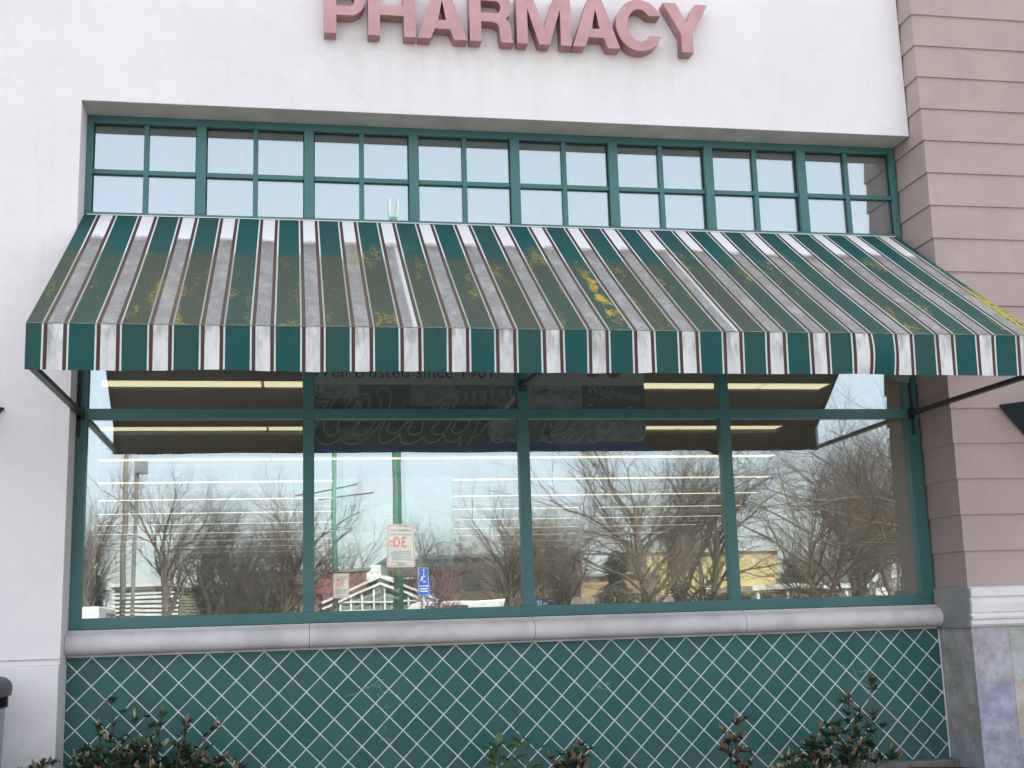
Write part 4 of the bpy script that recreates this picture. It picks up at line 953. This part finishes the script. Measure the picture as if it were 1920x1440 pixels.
# ------------------------------------------------------------------ buildings across the car park
def cl(name, c, **k): return mottled(name, c, .85, **k)
whitew = cl('white_boards', (.66, .65, .61)); darkglass = cl('dark_window', (.04, .05, .06)); tanw = cl('tan_siding', (.27, .25, .17)); redw = cl('red_band', (.22, .075, .06)); yel = cl('yellow_wall', (.58, .43, .20)); ora = cl('ochre_wall', (.36, .23, .12)); brn = cl('brown_wall', (.11, .08, .06)); roofg = cl('grey_roof', (.20, .19, .18)); creamr = cl('cream_roof', (.58, .55, .47))
root = empty('slatted_shed', (-4.95, -50, 0), 'white shed of open horizontal slats mirrored at the lower left', 'shed')
b = MB(); b.box(-1.4, 1.4, -2, -.1, 0, 3.4); b.build('wall', roofg, root)
b = MB()
for i in range(17): b.box(-1.5, .95+.0*i, -.08, .02, .2+i*.195, .2+i*.195+.115)
for i in range(17): b.box(1.0, 1.5, -.08, .02, .2+i*.195, .2+i*.195+.10)
b.build('slats', whitew, root); b = MB(); b.box(-1.6, 1.6, -2.2, .25, 3.45, 3.6); b.build('roof', creamr, root)
root = empty('tan_building', (-.9, -55, 0), 'long low tan corrugated building with a cream roof edge', 'building')
b = MB(); b.box(-3, 3.0, -8, 0, 0, 3.5); b.build('wall', tanw, root)
b = MB()
for i in range(24): b.box(-3, 3.0, 0, .03, .1+i*.14, .15+i*.14)
b.build('siding_boards', tanw, root); b = MB(); b.box(-3.3, .4, -8.3, .4, 3.52, 3.72); b.box(-2.6, .1, -6, -1, 3.72, 4.5); b.build('roof', creamr, root)
b = MB(); b.box(-1.2, 0.2, .031, .05, 0, 2.5); b.build('door', redw, root); b = MB(); b.box(-2.9, 3, .2, .4, 1.9, 2.1); b.build('rail', creamr, root)
root = empty('red_sign_shop', (1.1, -52, 0), 'shop with a wide dull red sign band and pale letters', 'shop')
b = MB(); b.box(-2.1, 4.5, -6, -.3, 0, 3.2); b.build('wall', brn, root); b = MB(); b.box(-2.1, 4.4, -.3, 0, 3.0, 4.0); sg = b.build('sign_band', redw, root)
place_mesh(curve_mesh(None, .02, .0, 'SO', 1.0), 'letters', creamr, wallM(.0, .03, 3.15, True), root)
b = MB(); b.box(-2.2, 4.6, -6.2, .1, 4.02, 4.15); b.build('roof', roofg, root)
b = MB()
for i in range(4): b.box(-1.9+i*1.2, -1.0+i*1.2, -.29, -.25, .3, 2.6)
b.build('window', darkglass, root)
root = empty('gabled_pavilion', (5.75, -45, 0), 'white framed glazed pavilion with a low gable mirrored behind the green post', 'pavilion')
b = MB(); b.box(-1.9, 2.1, -4, -.1, 0, 2.4); b.prism([(-1.95, 2.4), (2.1, 2.4), (-.1, 3.3)], 'y', -4, -.1); b.build('wall', cl('pale_green_glass', (.12, .16, .15)), root)
b = MB()
for i in range(9): x = -1.9+i*.5; b.box(x-.04, x+.04, -.1, 0.0, 0, 2.4+.9*(1-abs(x+.1)/2.1)*.95)
for z in (1.6, 2.0, 2.4): b.box(-1.95, 2.15, -.1, .02, z-.035, z+.035)
for zz in (0, .28):
    b.obox((-2.7, .04, 2.15+zz), (-.1, .04, 3.2+zz), .14, .10); b.obox((2.9, .04, 1.95+zz), (-.1, .04, 3.2+zz), .14, .10)
b.build('white_frame', whitew, root)
b = MB(); b.face([(-2.8, .1, 2.35), (-.1, .1, 3.5), (-.1, -4.2, 3.5), (-2.8, -4.2, 2.35)]); b.face([(3, .1, 2.15), (-.1, .1, 3.5), (-.1, -4.2, 3.5), (3, -4.2, 2.15)]); b.build('roof', creamr, root)
root = empty('cream_roofed_hall', (4.2, -62, 0), 'long hall with pale roof behind the pavilion', 'building')
b = MB(); b.box(-4, 4.5, -8, 0, 0, 3.9); b.build('wall', brn, root); b = MB(); b.quad((-4.5, .6, 3.9), (4.8, .6, 3.9), (3.8, -4, 4.9), (-3.8, -4, 4.9)); b.build('roof', creamr, root)
root = empty('brown_building', (13, -62, 0), 'wide dark brown building mirrored behind the second post', 'building')
b = MB(); b.box(-5.5, 6, -10, 0, 0, 5.0); b.build('wall', brn, root)
for i in range(6):
    for j in range(2): b = MB(); b.box(-4.6+i*1.7, -3.7+i*1.7, 0, .04, 1.4+j*1.8, 2.4+j*1.8); b.build('window', darkglass, root)
b = MB(); b.box(-5.7, 6.2, -10.2, .3, 5.02, 5.2); b.build('roof', roofg, root)
root = empty('ochre_building', (20.5, -58, 0), 'low ochre building mirrored in the third window', 'building')
b = MB(); b.box(-2.6, 2.1, -6, 0, 0, 3.65); b.build('wall', ora, root); b = MB(); b.box(-2.8, 2.2, -6.2, .3, 3.66, 3.8); b.build('roof', roofg, root)
for i in range(3): b = MB(); b.box(-2+i*1.3, -1.3+i*1.3, 0, .04, 1.5, 2.6); b.build('window', darkglass, root)
root = empty('yellow_building', (26.5, -60, 0), 'sunlit yellow building mirrored either side of the third post', 'building')
b = MB(); b.box(-4.2, 4.1, -8, 0, 0, 5.0); b.build('wall', yel, root); b = MB(); b.box(-4.4, 4.3, -8.2, .2, 5.02, 5.2); b.build('roof', creamr, root)
for i in range(3): b = MB(); b.box(-3+i*2.4, -2.2+i*2.4, 0, .04, 1.6, 2.9); b.build('window', whitep, root)
root = empty('white_house', (35, -55, 0), 'white house with two small windows mirrored at the right edge of the glass', 'house')
b = MB(); b.box(-2.2, 2.6, -8, 0, 0, 4.4); b.prism([(-2.3, 4.4), (2.7, 4.4), (.2, 5.6)], 'y', -8, 0); b.build('wall', whitew, root)
for x, z in ((-.2, 3.3), (.75, 2.6)): b = MB(); b.box(x-.3, x+.3, 0, .05, z-.5, z+.5); b.build('window', cl('grey_window', (.30, .32, .33)), root)
b = MB(); b.face([(-2.7, .4, 4.2), (.2, .4, 5.75), (.2, -8.4, 5.75), (-2.7, -8.4, 4.2)]); b.face([(3.1, .4, 4.2), (.2, .4, 5.75), (.2, -8.4, 5.75), (3.1, -8.4, 4.2)]); b.build('roof', roofg, root)
root = empty('carport', (20.2, -31, 0), 'long low carport with a white roof edge mirrored in the fourth window', 'carport')
b = MB(); b.box(-2.6, 3.2, -5, 0, 2.20, 2.38); b.build('roof', whitew, root)
for i in range(6): b = MB(); b.box(-2.4+i*1.1, -2.3+i*1.1, -.2, -.1, 0, 2.2); b.build('post', whitew, root)
b = MB(); b.box(-2.6, 3.2, -4.9, -4.7, 0, 2.19); b.build('back_wall', brn, root)
root = empty('blue_sign', (10.0, -30, 0), 'low blue sign with the white word Call', 'sign'); b = MB(); b.box(-.55, .55, -.1, 0, 1.1, 2.1); b.build('panel', bluep, root); b = MB(); b.box(-.5, -.4, -.09, -.01, 0, 1.1); b.box(.4, .5, -.09, -.01, 0, 1.1); b.build('leg', M['dark_metal'], root)
place_mesh(curve_mesh(None, .01, .0, 'Call', .42), 'lettering', whitep, wallM(0, .012, 1.76, True), root)
b = MB(); b.box(-14, 12, -.1, 0, 0, 2.4)
for i in range(53): b.box(-14+i*.5-.02, -14+i*.5+.02, -.0, .03, 0, 2.45)
tag(b.build('board_fence', cl('fence_boards', (.24, .19, .15)), loc=(14, -50, 0)), 'weathered brown board fence behind the trees', 'fence')

# ------------------------------------------------------------------ vehicles
def car(kind, c, x, y, rz, label, group):
    p = cl('car_paint_'+label.split()[0], c, spec=.6); p.node_tree.nodes['Principled BSDF'].inputs['Roughness'].default_value = .25
    L, H = (4.7, 1.75) if kind == 'suv' else (5.3, 2.25)
    body = [(-L/2, .45), (-L/2+.05, .95), (-L*.28, 1.08), (-L*.17, H-.12), (-L*.10, H), (L*.40, H), (L/2-.12, H-.25), (L/2, .95), (L/2, .45), (L/2-.2, .32), (-L/2+.2, .32)] if kind == 'suv' else \
           [(-L/2, .45), (-L/2+.03, 1.0), (-L*.36, 1.25), (-L*.24, H-.1), (-L*.18, H), (L/2-.05, H), (L/2, .5), (L/2-.2, .32), (-L/2+.2, .32)]
    root = empty('parked_'+('car' if kind == 'suv' else 'van'), (x, y, 0), label, 'car' if kind == 'suv' else 'van', group, rz)
    b = MB(); b.prism(body, 'y', -.92, .92); b.build('body', p, root, bevel=.06)
    b = MB()
    for s_ in (-1, 1):
        y0 = s_*.925
        b.box(-L*.16, -L*.01, min(y0, y0+s_*.006), max(y0, y0+s_*.006), 1.12, H-.18); b.box(L*.01, L*.2, min(y0, y0+s_*.006), max(y0, y0+s_*.006), 1.12, H-.18)
        if kind == 'suv': b.box(L*.22, L*.40, min(y0, y0+s_*.006), max(y0, y0+s_*.006), 1.12, H-.18)
    b.build('window', darkglass, root)
    for sx in (-.31, .31):
        for s_ in (-1, 1):
            w_ = MB(); w_.tube([(sx*L, s_*.72, .34), (sx*L, s_*.95, .34)], .34, 20); w = w_.build('wheel', M['black'], root)
            w_ = MB(); w_.tube([(sx*L, s_*.951, .34), (sx*L, s_*.96, .34)], .19, 14); w_.build('rim', M['white'], w)
    for s_ in (-1, 1):
        b = MB(); b.box(-L/2-.01, -L/2+.06, s_*.75-.15, s_*.75+.15, .72, .88); b.build('headlight', whitep, root)
        b = MB(); b.box(L/2-.05, L/2+.01, s_*.8-.07, s_*.8+.07, .85, 1.15); b.build('tail_light', redp, root)
car('van', (.72, .72, .68), 7.7, -40, 0.05, 'white van parked left of the second post mirror image', 'vehicles in the car park')
car('suv', (.03, .08, .30), 13.2, -29.5, 0.1, 'blue car parked under the big spreading tree', 'vehicles in the car park')
car('suv', (.30, .31, .33), 17.5, -26.8, 1.5, 'silver car parked in front of the carport', 'vehicles in the car park')
car('suv', (.05, .05, .055), 9.6, -24.5, 1.57, 'black car parked left of the big spreading tree', 'vehicles in the car park')
car('van', (.74, .74, .72), -5.2, -33.5, 1.57, 'white van at the far left of the first window', 'vehicles in the car park')
